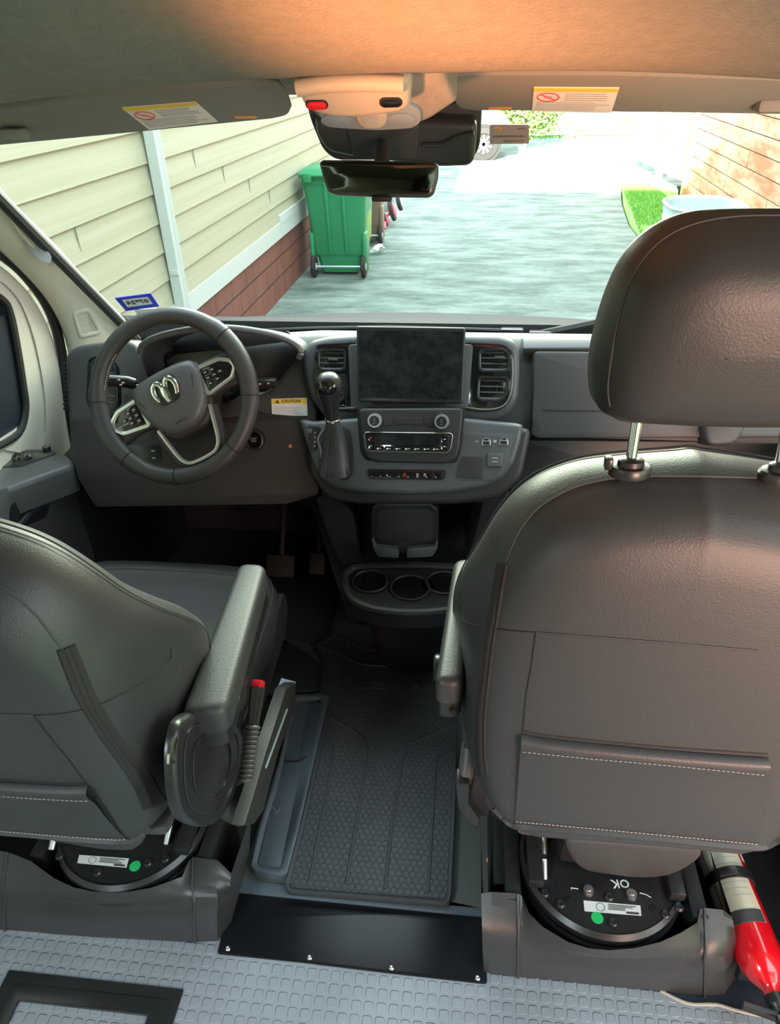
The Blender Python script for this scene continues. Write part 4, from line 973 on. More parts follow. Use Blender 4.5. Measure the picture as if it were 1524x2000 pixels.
O('tray_skirt', fix(rings([[ct.pt(p[0], p[1], -.006) for p in oo], [ct.pt(cx_+(p[0]-cx_)*.97, cy2+(p[1]-cy2)*.95, -.05) for p in oo], [ct.pt(cx_+(p[0]-cx_)*.80, cy2+.05+(p[1]-cy2)*.62, -.085) for p in oo], [ct.pt(cx_+(p[0]-cx_)*.62, cy2+.16+(p[1]-cy2)*.5, -.425) for p in oo]], False, True)), 'black', ch_)
for px, py, r in cups:
    a, b = ct.ab(px, py)
    O('cup_well', lathe([(r, -.012), (r*.97, -.02), (r*.88, -.08), (r*.80, -.085), (0, -.085)], ct.M(a, b, 0), 28), 'gloss', ch_)
    O('cup_ring', tube([ct.pt(a+r*math.cos(t*.2244), b+r*math.sin(t*.2244), -.011) for t in range(28)], .0028, 6, closed=True), 'plastic2', ch_)
# fold out tablet clip
tb = thing('tablet_holder', 'dark spring-clip tablet holder with ribbed pad below the switch strip', 'tablet holder', tuple(at(790, 1085, y=1.40)))
tp = facing(790, 1030, 1.40, 8)
O('holder_plate', pprism(tp, [(725, 995), (736, 981), (845, 982), (857, 998), (857, 1050), (850, 1083), (735, 1083), (724, 1050)], 0, -.025, .005, .006), 'satin', tb)
O('ribbed_pad', pprism(tp, [(737, 1000), (745, 992), (838, 993), (846, 1001), (846, 1048), (835, 1058), (748, 1058), (736, 1048)], .003, -.004, .001, .008), 'plastic2', tb)
O('pad_ribs', join(*[prism(tp, rrect(.05-.003*(i % 3), .0012, .0005, *tp.ab(791, 1003+i*5)), .0036, .002) for i in range(10)]), 'satin', tb)
for pxs in ([(729, 1046), (735, 1062), (778, 1066), (780, 1085), (740, 1082), (730, 1066)], [(855, 1048), (850, 1062), (796, 1066), (796, 1085), (845, 1082), (856, 1066)]):
    c_ = O('holder_clip', pprism(tp, pxs, .016, -.006, .003, .005), 'plastic_lt', tb)
O('top_edge', tube([tp.pt(*tp.ab(*p), .004) for p in ((730, 990), (740, 983), (842, 984), (853, 993))], .003, 8), 'plastic_lt', tb)
# pedals
for lab, px, w_ in (('wide brake pedal in the dark footwell', (548, 1105), .09), ('narrow accelerator pedal beside the console', (620, 1100), .05)):
    c = at(*px, y=1.72); t = thing('pedal', lab, 'pedal', tuple(c))
    O('pedal_pad', box(*c, w_, .015, .07, .006, rot=Matrix.Rotation(math.radians(-35), 3, 'X')), 'black', t)
    O('pedal_arm', cyl(c+V((0, .01, 0)), c+V((0, .22, .3)), .009, 8), 'black', t)
# ---- steering wheel
wc = at(338, 775, y=1.385); wn = V((-.02, -math.cos(math.radians(27)), math.sin(math.radians(27))))
WP = Pl(wc, wn); ROT = math.radians(28)
wu = WP.u*math.cos(ROT)+WP.v*math.sin(ROT); WQ = Pl(wc, wn); WQ.u = wu; WQ.v = WQ.n.cross(wu)
sw = thing('steering_wheel', 'black leather steering wheel with silver spokes turned to the left', 'steering wheel', tuple(wc))
R_, r_ = .1745, .0185
rim = []
for i in range(72):
    a = 2*math.pi*i/72; c_ = WQ.pt(R_*math.cos(a), R_*math.sin(a), 0); ra = WQ.u*math.cos(a)+WQ.v*math.sin(a); rr_ = r_*(1.12 if abs(abs(math.degrees(a) % 180-90)-90) < 35 and True else 1)
    rim.append([c_+ra*(rr_*math.cos(2*math.pi*j/14))+WQ.n*(r_*.95*math.sin(2*math.pi*j/14)) for j in range(14)])
rim.append(rim[0])
O('wheel_rim', fix(rings(rim, False, False)), 'leather', sw, ang=80)
for a in (22, 158, 205, 335, 245, 295):
    t = math.radians(a); ra = WQ.u*math.cos(t)+WQ.v*math.sin(t); c_ = WQ.pt(R_*math.cos(t), R_*math.sin(t), 0)
    O('rim_seam', tube([c_+ra*(r_*1.13*math.cos(j*.3927))+WQ.n*(r_*1.0*math.sin(j*.3927)) for j in range(16)], .0009, 5, closed=True), 'hole', sw)
O('rim_stitching', join(*[tube([WQ.pt((R_-r_)*math.cos(a), (R_-r_)*math.sin(a), .004), WQ.pt((R_-r_)*math.cos(a+.018), (R_-r_)*math.sin(a+.018), .006)], .0011, 4) for a in [math.radians(118+i*2.1) for i in range(26)]]), 'thread', sw)
O('hub_base', prism(WQ, rnd([(-.085, .04), (-.05, .062), (.05, .062), (.085, .04), (.078, -.05), (.045, -.088), (-.045, -.088), (-.078, -.05)], .02), -.004, -.05, .012, seg=3), 'plastic2', sw)
pad = [(-.082, .036), (-.068, .053), (-.03, .060), (.03, .060), (.068, .053), (.082, .036), (.080, .0), (.066, -.042), (.038, -.070), (0, -.078), (-.038, -.070), (-.066, -.042), (-.080, .0)]
O('airbag_cover', pillow(WQ, [tuple(p) for p in smooth(pad, 4)], [(0, -.01), (0, .006), (.004, .014), (.012, .018), (.024, .0205), (.05, .022)]), 'plastic_lt', sw, ang=60)
O('airbag_line', tube([WQ.pt(p[0], p[1], .0196) for p in smooth([(-.068, .02), (-.045, -.025), (0, -.048), (.045, -.025), (.068, .02)], 6, False)], .0008, 5), 'hole', sw)
for (x, y, s_) in ((-.048, .012, 'SRS'), (.05, .012, 'SRS'), (0, -.058, 'AIRBAG')):
    O('embossed_text', text(s_, .008, WQ.M(x, y, .0195), .0008), 'plastic2', sw)
O('badge_recess', prism(WQ, rnd([(-.030, .040), (.030, .040), (.034, .010), (.022, -.016), (-.022, -.016), (-.034, .010)], .010), .0232, .015, .001), 'satin', sw)
bw = []
for s_ in (-1, 1):
    horn = [(s_*x, y) for x, y in ((.003, .013), (.007, .029), (.015, .034), (.0235, .028), (.0265, .016), (.024, .003), (.020, -.004))]
    bw.append(tube([WQ.pt(p[0], p[1], .026) for p in smooth(horn, 5, False)], .0042, 8, flat=(tuple(WQ.n), .6), radii=[.0035+.0025*math.sin(math.pi*min(1, (i+4)/34)) for i in range(31)]))
bw.append(prism(WQ, [(-.009, .016), (-.004, .021), (.004, .021), (.009, .016), (.0085, .004), (.004, -.014), (-.004, -.014), (-.0085, .004)], .0320, .020, .0015))
O('ram_head_badge', join(*bw), 'chrome', sw)
for s_ in (-1, 1):
    def P(pts): return [(s_*x, y) for x, y in pts]
    O('spoke', prism(WQ, rnd(P([(.070, .040), (.105, .040), (.164, .034), (.174, .01), (.168, -.045), (.140, -.040), (.110, -.034), (.070, -.040)]), .012), -.004, -.030, .006, seg=3), 'leather', sw)
    O('silver_trim', prism(WQ, rnd(P([(.078, .031), (.132, .027), (.156, .013), (.160, -.004), (.143, -.024), (.078, -.034)]), .006), .004, -.006, .003, [rnd(P([(.079, .025), (.129, .021), (.148, .009), (.150, -.002), (.137, -.017), (.079, -.026)]), .004)]), 'silver', sw)
    pod = O('button_pod', prism(WQ, rnd(P([(.079, .025), (.129, .021), (.148, .009), (.150, -.002), (.137, -.017), (.079, -.026)]), .004), .003, -.006, .001), 'gloss', sw)
    for j, (x, y) in enumerate(((.092, .013), (.108, .012), (.092, 0), (.108, 0), (.123, .001), (.092, -.013), (.110, -.011))):
        b_ = O('wheel_button', prism(WQ, rrect(.0125, .0095, .002, s_*x, y), .0048, .001, .0008), 'gloss', pod)
        O('button_mark', prism(WQ, rrect(.005, .0018, .0006, s_*x, y), .0052, .004), 'ink_lt', b_) if False else None
    O('button_marks', join(*[prism(WQ, rrect(.0055, .0022, .0008, s_*x, y), .0053, .004) for x, y in ((.092, .013), (.108, .012), (.092, 0), (.108, 0), (.123, .001), (.092, -.013), (.110, -.011))]), 'ink_lt', pod)
U = [(-.066, -.050), (-.052, -.118), (-.040, -.140), (-.022, -.148), (.022, -.148), (.040, -.140), (.052, -.118), (.066, -.050)]
O('lower_spoke', tube([WQ.pt(p[0], p[1], -.014) for p in smooth([(x*1.08, y*1.06) for x, y in U], 5, False)], .010, 8, flat=(tuple(WQ.n), .8)), 'leather', sw)
O('lower_spoke_trim', tube([WQ.pt(p[0], p[1], -.004) for p in smooth(U, 5, False)], .0048, 8, flat=(tuple(WQ.n), .8)), 'silver', sw)
O('spoke_web', prism(WQ, rnd([(-.095, -.148), (.095, -.148), (.075, -.168), (-.075, -.168)], .01), -.008, -.024, .004), 'leather', sw)
# column with stalks
col = thing('steering_column', 'dark steering column shroud behind the wheel', 'steering column', tuple(wc+V((0, .1, -.03))))
cq = Matrix.Translation(wc) @ (-wn).to_track_quat('Z', 'Y').to_matrix().to_4x4()
O('column_shroud', lathe([(0, .048), (.055, .05), (.062, .06), (.068, .12), (.07, .22), (0, .22)], cq, 24), 'plastic2', col)
def stalk(label, pts, r):
    t = thing('column_stalk', label, 'stalk', tuple(pts[0])); O('stalk_arm', tube(pts[:3], r*.7, 12), 'satin', t); O('stalk_end', tube(pts[2:], r, 14), 'satin', t); return t
A = [at(300, 772, y=1.50), at(285, 762, y=1.48), at(262, 750, y=1.46), at(250, 746, y=1.455), at(215, 743, y=1.45), at(207, 742, y=1.45)]
s1 = stalk('black turn signal stalk pointing left behind the wheel', A, .0135)
O('stalk_marks', join(*[prism(facing(x, y, 1.434), rrect(.006, .003, .001), .001, -.001) for x, y in ((232, 742), (240, 748), (236, 752), (268, 752))]), 'ink_lt', s1)
B = [at(440, 782, y=1.50), at(458, 772, y=1.48), at(476, 760, y=1.46), at(500, 750, y=1.455), at(530, 748, y=1.45), at(540, 748, y=1.45)]
s2_ = stalk('black wiper stalk pointing right behind the wheel', B, .012)
O('stalk_marks', join(*[prism(facing(x, y, 1.436), rrect(.005, .003, .001), .001, -.001) for x, y in ((508, 750), (524, 749))]), 'ink_lt', s2_)
# ================================================================ seats
SX = .445
rr5 = math.radians(-4)
PB = Pl((SX, .785, .80), (0, -math.cos(rr5), -math.sin(rr5)))
half = [(1330, 894), (1250, 900), (1150, 911), (1090, 927), (1040, 950), (1000, 983), (965, 1030), (938, 1085), (918, 1130), (905, 1175), (897, 1230), (893, 1300), (893, 1380), (898, 1460), (912, 1530), (935, 1580), (966, 1606), (1010, 1613)]
def sym(pl, hpx, top, bot, k=4):
    L = [pl.ab(*q) for q in hpx]; t = pl.ab(*top)[1]; b = pl.ab(*bot)[1]
    pts = [(0, t)]+L+[(0, b)]+[(-x, y) for x, y in reversed(L)]
    return [tuple(p) for p in smooth(pts, k)]
half = [(x, y if y < 1300 else 1300+(y-1300)*.76) for x, y in half]
bo = sym(PB, half, (1408, 892), (1245, 1554))
def make_seat_parts():
    P = []
    back = pillow(PB, bo, [(.18, .102), (.12, .101), (.075, .098), (.052, .090), (.034, .074), (.016, .045), (.004, .018), (0, -.005), (.003, -.03), (.012, -.052), (.030, -.062), (.07, -.05), (.16, -.04)], kb=.12)
    def wave(bm_):
      for v in bm_.verts:
        q = v.co-PB.p; c_ = q.dot(PB.n); b_ = q.dot(PB.v)
        if c_ < .06: v.co -= PB.n*(.10*math.exp(-((b_+.10)/.16)**2)*min(1, (.06-c_)/.06)); v.co.x += (.014 if q.x > 0 else -.014)*math.exp(-((b_+.06)/.12)**2)*min(1, max(0, (.0-c_)/.03))*(1 if abs(q.x) > .15 else 0)
    wave(back); tree = bvh(back)
    P.append(('backrest', back, 'leather', None))
    def S_(nm, px, r=.0011, m='thread_dark', off=.0003): P.append((nm, seamline(tree, px, r, off), m, 'backrest'))
    S_('piping_seam', [(1500, 934), (1400, 931), (1300, 930), (1235, 931), (1170, 939), (1110, 957), (1055, 990), (1020, 1030), (1002, 1065), (986, 1104)], .0014)
    S_('side_seam', [(900, 1180), (905, 1210), (940, 1224), (975, 1229), (1047, 1235)], .0009, 'seam')
    P.append(('cross_seam', seamline(tree, [(1047, 1235), (1150, 1243), (1300, 1255), (1480, 1271)], .0016, .0004), 'leather', 'backrest'))
    S_('cross_seam', [(1047, 1236.5), (1150, 1244.5), (1300, 1256.5), (1480, 1272.5)], .0007, 'seam')
    S_('panel_seam', [(1047, 1236), (1038, 1300), (1028, 1360), (1021, 1430)], .0012, 'seam')
    S_('panel_seam', [(1018, 1470), (1017, 1520), (1012, 1580), (1004, 1610)], .0012, 'seam')
    def ribbon(nm, cpx, hw, off, m, k=5, raised=3):
        c = smooth(cpx, k, False); rows = []
        for i, q in enumerate(c):
            a, b = c[max(i-1, 0)], c[min(i+1, len(c)-1)]; d = (b-a).normalized(); nn = V((d.y, -d.x)); r = []
            for t, o in ((-1, 0), (-.85, off), (-.3, off*.6), (-.2, off), (.2, off), (.3, off*.6), (.85, off), (1, 0)):
                h, hn = cast(tree, q.x+nn.x*hw*t, q.y+nn.y*hw*t)
                if h is None: break
                r.append(h+hn*(o-.0002))
            if len(r) == 8: rows.append(r)
        P.append((nm, fix(grid(rows)), m, 'backrest'))
    ribbon('zip_strip', [(983, 1101), (969, 1180), (957, 1250), (947, 1330), (940, 1400), (940, 1470), (948, 1540), (962, 1597)], 11, .0032, 'strap')
    # map pocket: bulging panel with rolled top hem
    top_ = smooth([(1019, 1432), (1060, 1440), (1150, 1450), (1300, 1464), (1430, 1474), (1500, 1478)], 3, False)
    bot_ = smooth([(1006, 1608), (1060, 1613), (1150, 1621), (1300, 1635), (1420, 1646), (1480, 1652)], 3, False)
    rows = []
    for a, b in zip(top_, bot_):
        r = []
        for t, o in ((0, .001), (.01, .010), (.05, .013), (.12, .012), (.2, .009), (.24, .008), (.5, .007), (.8, .004), (.98, .002), (1, .0)):
            p = a.lerp(b, t); h, hn = cast(tree, p.x, p.y, 25)
            if h is None: break
            r.append(h+hn*o)
        if len(r) == 10: rows.append(r)
    pk_ = grid(rows); fix(pk_); P.append(('map_pocket', pk_, 'leather', 'backrest'))
    pt2 = bvh(pk_)
    def both(px): 
        h, n = cast(pt2, *px); h2, n2 = cast(tree, *px)
        return (h, n) if h is not None else (h2, n2)
    class T:  # casts on the pocket first, then the backrest
        @staticmethod
        def ray_cast(o, d):
            r1 = pt2.ray_cast(o, d)
            return r1 if r1[0] is not None else tree.ray_cast(o, d)
    P.append(('pocket_stitching', stitch(T, [(1022, 1468), (1150, 1481), (1300, 1494), (1490, 1513)], .0007, .0008, .0065), 'thread', 'map_pocket'))
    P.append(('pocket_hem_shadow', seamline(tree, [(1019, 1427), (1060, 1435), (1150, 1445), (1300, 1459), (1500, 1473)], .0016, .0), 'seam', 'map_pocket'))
    P.append(('bottom_stitching', stitch(T, [(1008, 1604), (1150, 1617), (1300, 1631), (1478, 1648)], .0009, .0008, .006), 'thread', 'backrest'))
    P.append(('bottom_piping', seamline(tree, [(966, 1604), (1005, 1613), (1150, 1625), (1300, 1639), (1480, 1655), (1530, 1636)], .006, .0), 'leather', 'backrest'))
    # front quilting double seam along the outline
    fr = []
    for off in (.0, .012):
        fr.append(tube([PB.pt(p[0]*(1-.004/.27), .01+(p[1]-.01)*(1-.004/.33), -.028-off) for p in bo], .0013, 5, closed=True))
    fr = join(*fr); wave(fr); P.append(('outline_stitching', fr, 'thread_dark', 'backrest'))
    # headrest
    HP = Pl((SX, .805, 1.22), (0, -1, -.12))
    hh = [(1395, 412), (1340, 419), (1290, 438), (1245, 470), (1210, 512), (1183, 568), (1163, 632), (1151, 690), (1149, 740), (1155, 775), (1170, 793), (1200, 800), (1300, 806)]
    HX = HP.ab(1440, 600)[0]
    ho = sym(HP, hh, (1440, 410), (1400, 809))
    hd_ = pillow(HP, ho, [(.12, .088), (.07, .086), (.042, .080), (.027, .070), (.014, .050), (.004, .022), (0, -.004), (.006, -.025), (.022, -.040), (.1, -.042)])
    ht = bvh(hd_)
    P.append(('headrest', hd_, 'leather', None))
    P.append(('headrest_seam', seamline(ht, [(1524, 421), (1440, 423), (1370, 434), (1310, 458), (1262, 500), (1228, 560), (1205, 640), (1193, 710), (1188, 760), (1192, 794)], .0012, .0003), 'thread_dark', 'headrest'))
    for s_ in (-1, 1):
        t0 = at(1247, 800, y=.795); b0 = at(1232, 908, y=.77); dx = t0.x-SX; dx2 = b0.x-SX
        P.append(('headrest_post', cyl(V((SX-s_*dx2, b0.y, b0.z-.02)), V((SX-s_*dx, t0.y, t0.z+.03)), .0063, 20), 'chrome', 'headrest'))
        gm = Matrix.Translation(V((SX-s_*dx2, b0.y, b0.z-.004)))
        P.append(('post_guide', lathe([(0, -.01), (.026, -.01), (.027, .0), (.024, .004), (.017, .005), (.016, .012), (.011, .014), (0, .014)], gm @ Matrix.Diagonal((.95, .66, .9, 1)), 28), 'satin', 'headrest'))
        P.append(('guide_button', box(SX-s_*(dx2-.026), b0.y, b0.z+.002, .010, .014, .016, .003), 'satin', 'headrest'))
    # cushion
    CZ = Pl((SX, 1.03, .44), (0, -.06, 1), up=(0, 1, 0))
    co = [(-.20, -.26), (-.235, -.20), (-.25, -.05), (-.255, .10), (-.25, .20), (-.225, .265), (-.17, .29), (0, .295), (.17, .29), (.225, .265), (.25, .20), (.255, .10), (.25, -.05), (.235, -.20), (.20, -.26), (0, -.27)]
    cs_ = pillow(CZ, [tuple(p) for p in smooth(co, 4)], [(.05, -.08), (.01, -.075), (0, -.05), (-.003, .0), (.004, .03), (.02, .052), (.05, .060), (.058, .056), (.075, .054), (.15, .052)])
    P.append(('seat_cushion', cs_, 'leather', None))
    so = [tuple(p) for p in smooth(co, 4)]
    P.append(('cushion_stitching', join(*[tube([CZ.pt(p[0]*(1-i_/.255), .01+(p[1]-.01)*(1-i_/.28), c_) for p in so], .0010, 5, closed=True) for i_, c_ in ((.004, .031), (.012, .043), (.054, .0575))]), 'thread_dark', 'seat_cushion'))
    P.append(('cushion_frame', fix(rings([[V((SX+x*k, 1.03+y*k2, z_)) for x, y in rrect(.46, .50, .06)] for z_, k, k2 in ((.37, 1.0, 1.0), (.33, 1.0, .98), (.27, .72, .85), (.235, .70, .8))])), 'satin', None))
    return P
PP = make_seat_parts()
def build_seat(root, parts, mir=None):
    made = {}
    for nm, bm, m, par in parts:
        b = bm.copy()
        if mir:
            xf(b, mir if nm.startswith('cushion') or nm == 'seat_cushion' else MIRB); bmesh.ops.reverse_faces(b, faces=b.faces)
        o = O(nm, b, m, made[par] if par else root, ang=62 if m == 'leather' else 38)
        if nm not in made: made[nm] = o
    return made
seatP = thing('captain_seat', 'passenger captain seat seen from behind with its headrest, nearest seat on the right', 'seat', (SX, .8, .23), 'leather captain seats')
seatD = thing('captain_seat', 'driver captain seat at the left behind the steering wheel, cushion in view', 'seat', (-.46, .72, .23), 'leather captain seats')
MIR = Matrix.Translation((-.055, -.03, 0)) @ Matrix.Diagonal((-1, 1, 1, 1))
PIV = Matrix.Translation((0, .65, .45)) @ Matrix.Rotation(math.radians(15), 4, 'X') @ Matrix.Translation((0, -.65, -.45))
MIRB = PIV @ Matrix.Translation((-.070, -.06, 0)) @ Matrix.Diagonal((-1, 1, 1, 1))
mp1 = build_seat(seatP, PP); mp2 = build_seat(seatD, PP, MIR)
# armrests on the aisle side
def armrest(seat, q, zt, px_side=None):
    """q: rear-left, rear-right, front-right, front-left pixels of the top face"""
    a, b, c, d = [at(*p, z=zt) for p in q]
    pl = Pl((a+b)/2, (0, 0, 1), up=(0, 1, 0))
    def loc(p): r = p-pl.p; return (r.dot(pl.u), r.dot(pl.v))
    o = rnd([loc(a), loc(b), loc(c), loc(d)], .022, 6)
    ar_ = O('armrest', prism(pl, o, 0, -.046, .013, seg=4), 'leather', seat, ang=70)
    k = [(sum(p[0] for p in o)/len(o)), (sum(p[1] for p in o)/len(o))]
    O('armrest_base', prism(pl, [(k[0]+(p[0]-k[0])*.90, k[1]+(p[1]-k[1])*.985) for p in o], -.046, -.078, .0), 'satin', ar_)
    O('armrest_screw', lathe([(0, .002), (.005, .002), (.006, 0), (0, 0)], Matrix.Translation((k[0]+pl.p.x, a.y-.0005+.002, zt-.062)) @ Matrix.Rotation(math.pi/2, 4, 'X'), 14), 'hole', ar_)
    p0 = V((pl.p.x+k[0], a.y+.10, zt-.07)); O('armrest_pivot', cyl(p0+V((-.035, 0, 0)), p0+V((.035, 0, 0)), .022, 20, .003), 'satin', ar_)
    return ar_
armrest(seatP, [(849, 1332), (905, 1332), (925, 1086), (887, 1090)], .72)
armrest(seatD, [(350, 1392), (441, 1388), (521, 1098), (466, 1096)], .72)
# recliner shields, silver hinge, aisle side of each seat
def shield(seat, x, pxs, sgn, dots):
    pl = Pl((x, .9, .4), (sgn, 0, 0)); o = [tuple(p) for p in smooth(pl.px(pxs), 4)]
    cx, cy = sum(p[0] for p in o)/len(o), sum(p[1] for p in o)/len(o)
    s_ = O('side_shield', prism(pl, o, 0, -.016, .010, seg=3), 'satin', seat, ang=60)
    for k in (.80, .55): O('shield_ridge', tube([pl.pt(cx+(p[0]-cx)*k, cy+(p[1]-cy)*k, .0005) for p in o], .0018, 6, closed=True), 'satin', s_)
    return s_
shield(seatD, -.205, [(347, 1440), (360, 1405), (390, 1392), (440, 1400), (470, 1420), (478, 1470), (465, 1540), (445, 1585), (415, 1615), (370, 1605), (350, 1570), (343, 1500)], 1, 0)
O('hinge_trim', tube([at(*p, x=-.212) for p in ((334, 1490), (336, 1455), (346, 1425), (352, 1412))], .006, 8), 'chrome', seatD)
O('cushion_side_panel', prism(Pl((-.245, .9, .39), (1, 0, 0)), rnd([(.0, -.07), (.33, -.05), (.38, .0), (.36, .06), (.2, .03), (0, .02)], .02), 0, -.04, .006), 'black', seatD)
O('side_shield', prism(Pl((.19, .9, .4), (-1, 0, 0)), rnd([(-.33, -.05), (.10, -.09), (.12, .02), (.08, .06), (0, .08), (-.3, .04)], .03), 0, -.04, .01), 'black', seatP)
# grey recliner cover under each backrest
def pan(seat, y, pxs, pxs2):
    O('back_cover_lower', pprism(facing(*pxs[0], y, 0), pxs, 0, -.08, .006, .012), 'greypl', seat)
    O('mechanism_cover', pprism(Pl(at(*pxs2[0], y=y+.012), (0, -1, -.3)), pxs2, 0, -.10, .010, .02, seg=3), 'greypl', seat)
pan(seatP, .705, [(1008, 1612), (1486, 1652), (1476, 1664), (1400, 1664), (1360, 1662), (1180, 1648), (1010, 1632)], [(1100, 1640), (1372, 1660), (1372, 1678), (1340, 1700), (1300, 1715), (1240, 1717), (1145, 1704), (1122, 1690), (1108, 1665)])
pan(seatD, .625, [(-120, 1595), (334, 1618), (326, 1634), (200, 1630), (60, 1618), (-120, 1606)], [(50, 1612), (286, 1622), (280, 1650), (262, 1664), (200, 1662), (120, 1648), (72, 1636)])
# ---------------------------------------------------------------- swivel bases
def base(name, label, cx, tops, bots, sho, lab, dot, extras, group=None):
    t = thing(name, label, 'seat base', (cx, .80, 0), group)
    zt = .205; cols = []
    n = len(tops)
    for i, (a, b, s_) in enumerate(zip(tops, bots, sho)):
        T_ = at(*a, z=zt); B_ = at(*b, z=.004)
        S1 = at(*s_, y=B_.y-.012); 
        cols.append([T_, T_.lerp(S1, .55)+V((0, -.006, .006)), S1+V((0, .004, .004)), S1.lerp(B_, .25)+V((0, -.003, 0)), B_])
    L = [[p+V((0, .14, -.012 if j < 2 else 0)) for j, p in enumerate(cols[0])]]
    R = [[p+V((0, .14, -.012 if j < 2 else 0)) for j, p in enumerate(cols[-1])]]
    O('base_cover', grid([smooth(q_, 4, False) for q_ in L+cols+R], 1, .004), 'cover', t, ang=50)
    for ci in (2, -3):
        pts = cols[ci]; O('cover_rib', tube([p+V((0, -.0015, .001)) for p in pts], .0028, 8), 'cover', t)
    # swivel plate
    m_ = Matrix.Translation((cx, .812, 0)); r = .150
    O('turntable', lathe([(0, .150), (r*.96, .150), (r*1.02, .160), (r*1.02, .176), (r*.985, .180), (r*.985, .184), (r*1.0, .188), (r*1.0, .204), (r*.95, .212), (r*.93, .207), (0, .206)], m_, 72), 'satin', t)
    O('rail_frame', join(box(cx-.165, .90, .10, .03, .36, .20, .004), box(cx+.165, .90, .10, .03, .36, .20, .004), box(cx, 1.0, .08, .3, .1, .16, .004)), 'black', t)
    for s_ in (-1, 1): O('slide_rail', box(cx+s_*.125, .86, .222, .028, .24, .022, .003), 'satin', t)
    O('mechanism_core', box(cx, .86, .245, .16, .14, .06, .01), 'black', t)
    PT = Pl((cx, .8, .2065), (0, 0, 1), up=(0, 1, 0))
    lb = O('part_label', pprism(PT, lab, .0008, 0), 'paper', t, label='white printed part label')
    A, B, C_, D = [V(q) for q in PT.px(lab)]
    def Lq(u, v): return A.lerp(B, u).lerp(D.lerp(C_, u), v)
    def rect(u0, u1, v0, v1): return prism(PT, [tuple(Lq(u0, v0)), tuple(Lq(u1, v0)), tuple(Lq(u1, v1)), tuple(Lq(u0, v1))], .0012, .0006)
    O('label_print', join(*[rect(.42+random.uniform(0, .02), random.uniform(.72, .96), v, v+.07) for v in (.15, .30, .45, .60)], rect(.74, .96, .72, .92)), 'ink', lb)
    O('label_ring', tube([PT.pt(*Lq(.29+.075*math.cos(k*.349), .5+.38*math.sin(k*.349)), .001) for k in range(18)], .0005, 4, closed=True), 'ink', lb)
    a, b = PT.ab(*dot); O('inspection_dot', prism(PT, circ(.0105, 28, a, b), .0009, 0), 'green_dot', t, label='round green sticker')
    for px, kind in extras:
        c = at(*px, z=.208)
        if kind == 'bolt': O('bolt', lathe([(0, .012), (.004, .012), (.005, .009), (.009, .009), (.010, .0), (0, 0)], Matrix.Translation(c), 18), 'steel', t)
        elif kind == 'hole': O('plate_hole', lathe([(0, .0006), (.005, .0006), (.006, 0), (0, 0)], Matrix.Translation(c), 16), 'hole', t)
        elif kind == 'stud': O('stud', lathe([(.003, .004), (.006, .005), (.0085, .002), (.009, 0), (0, 0)], Matrix.Translation(c), 16), 'satin', t)
        elif kind == 'clip': O('adjuster_post', cyl(c+V((0, 0, 0)), c+V((0, .03, .02)), .007, 14, .001), 'steel', t)
    return t, PT
G_ = 'swivel seat bases'
tb1, PT1 = base('swivel_base', 'swivel base with dark plastic cover under the passenger seat, OK written on it', .447,
     [(940, 1745), (960, 1742), (1012, 1745), (1020, 1750), (1034, 1784), (1060, 1810), (1110, 1840), (1150, 1852), (1190, 1856), (1240, 1852), (1290, 1840), (1330, 1822), (1362, 1802), (1368, 1775), (1376, 1773), (1412, 1777), (1430, 1790)],
     [(945, 1898), (962, 1902), (1012, 1908), (1022, 1909), (1042, 1910), (1070, 1913), (1115, 1918), (1150, 1922), (1190, 1926), (1240, 1931), (1290, 1936), (1330, 1940), (1362, 1943), (1368, 1944), (1376, 1945), (1415, 1942), (1441, 1905)],
     [(942, 1832), (962, 1845), (1012, 1852), (1022, 1856), (1042, 1860), (1070, 1866), (1115, 1872), (1150, 1875), (1190, 1877), (1240, 1880), (1290, 1882), (1330, 1884), (1362, 1885), (1368, 1882), (1376, 1880), (1415, 1875), (1438, 1855)],
     [(1140, 1759), (1251, 1769), (1253, 1789), (1142, 1780)], (1167, 1793),
     [((1149, 1742), 'bolt'), ((1233, 1750), 'bolt'), ((1095, 1766), 'stud'), ((1300, 1786), 'stud'), ((1064, 1745), 'stud'), ((1326, 1772), 'stud'), ((1190, 1752), 'stud'), ((1198, 1802), 'stud'), ((1113, 1757), 'hole'), ((1275, 1773), 'hole'), ((1063, 1718), 'clip'), ((1324, 1742), 'clip'), ((1062, 1668), 'clip')], G_)
c = at(1212, 1726, z=.2075); O('ok_marking', text('OK', .022, Matrix.Translation(c+V((0, 0, .001))) @ Matrix.Rotation(math.pi+.12, 4, 'Z'), .0003, .0004), 'white', tb1, label='handwritten white OK mark')
O('tick_mark', join(tube([at(1116, 1738, z=.209), at(1116, 1734, z=.209), at(1130, 1736, z=.209)], .0008, 5), tube([at(1250, 1744, z=.209), at(1262, 1747, z=.209), at(1272, 1753, z=.209)], .0008, 5)), 'white', tb1)
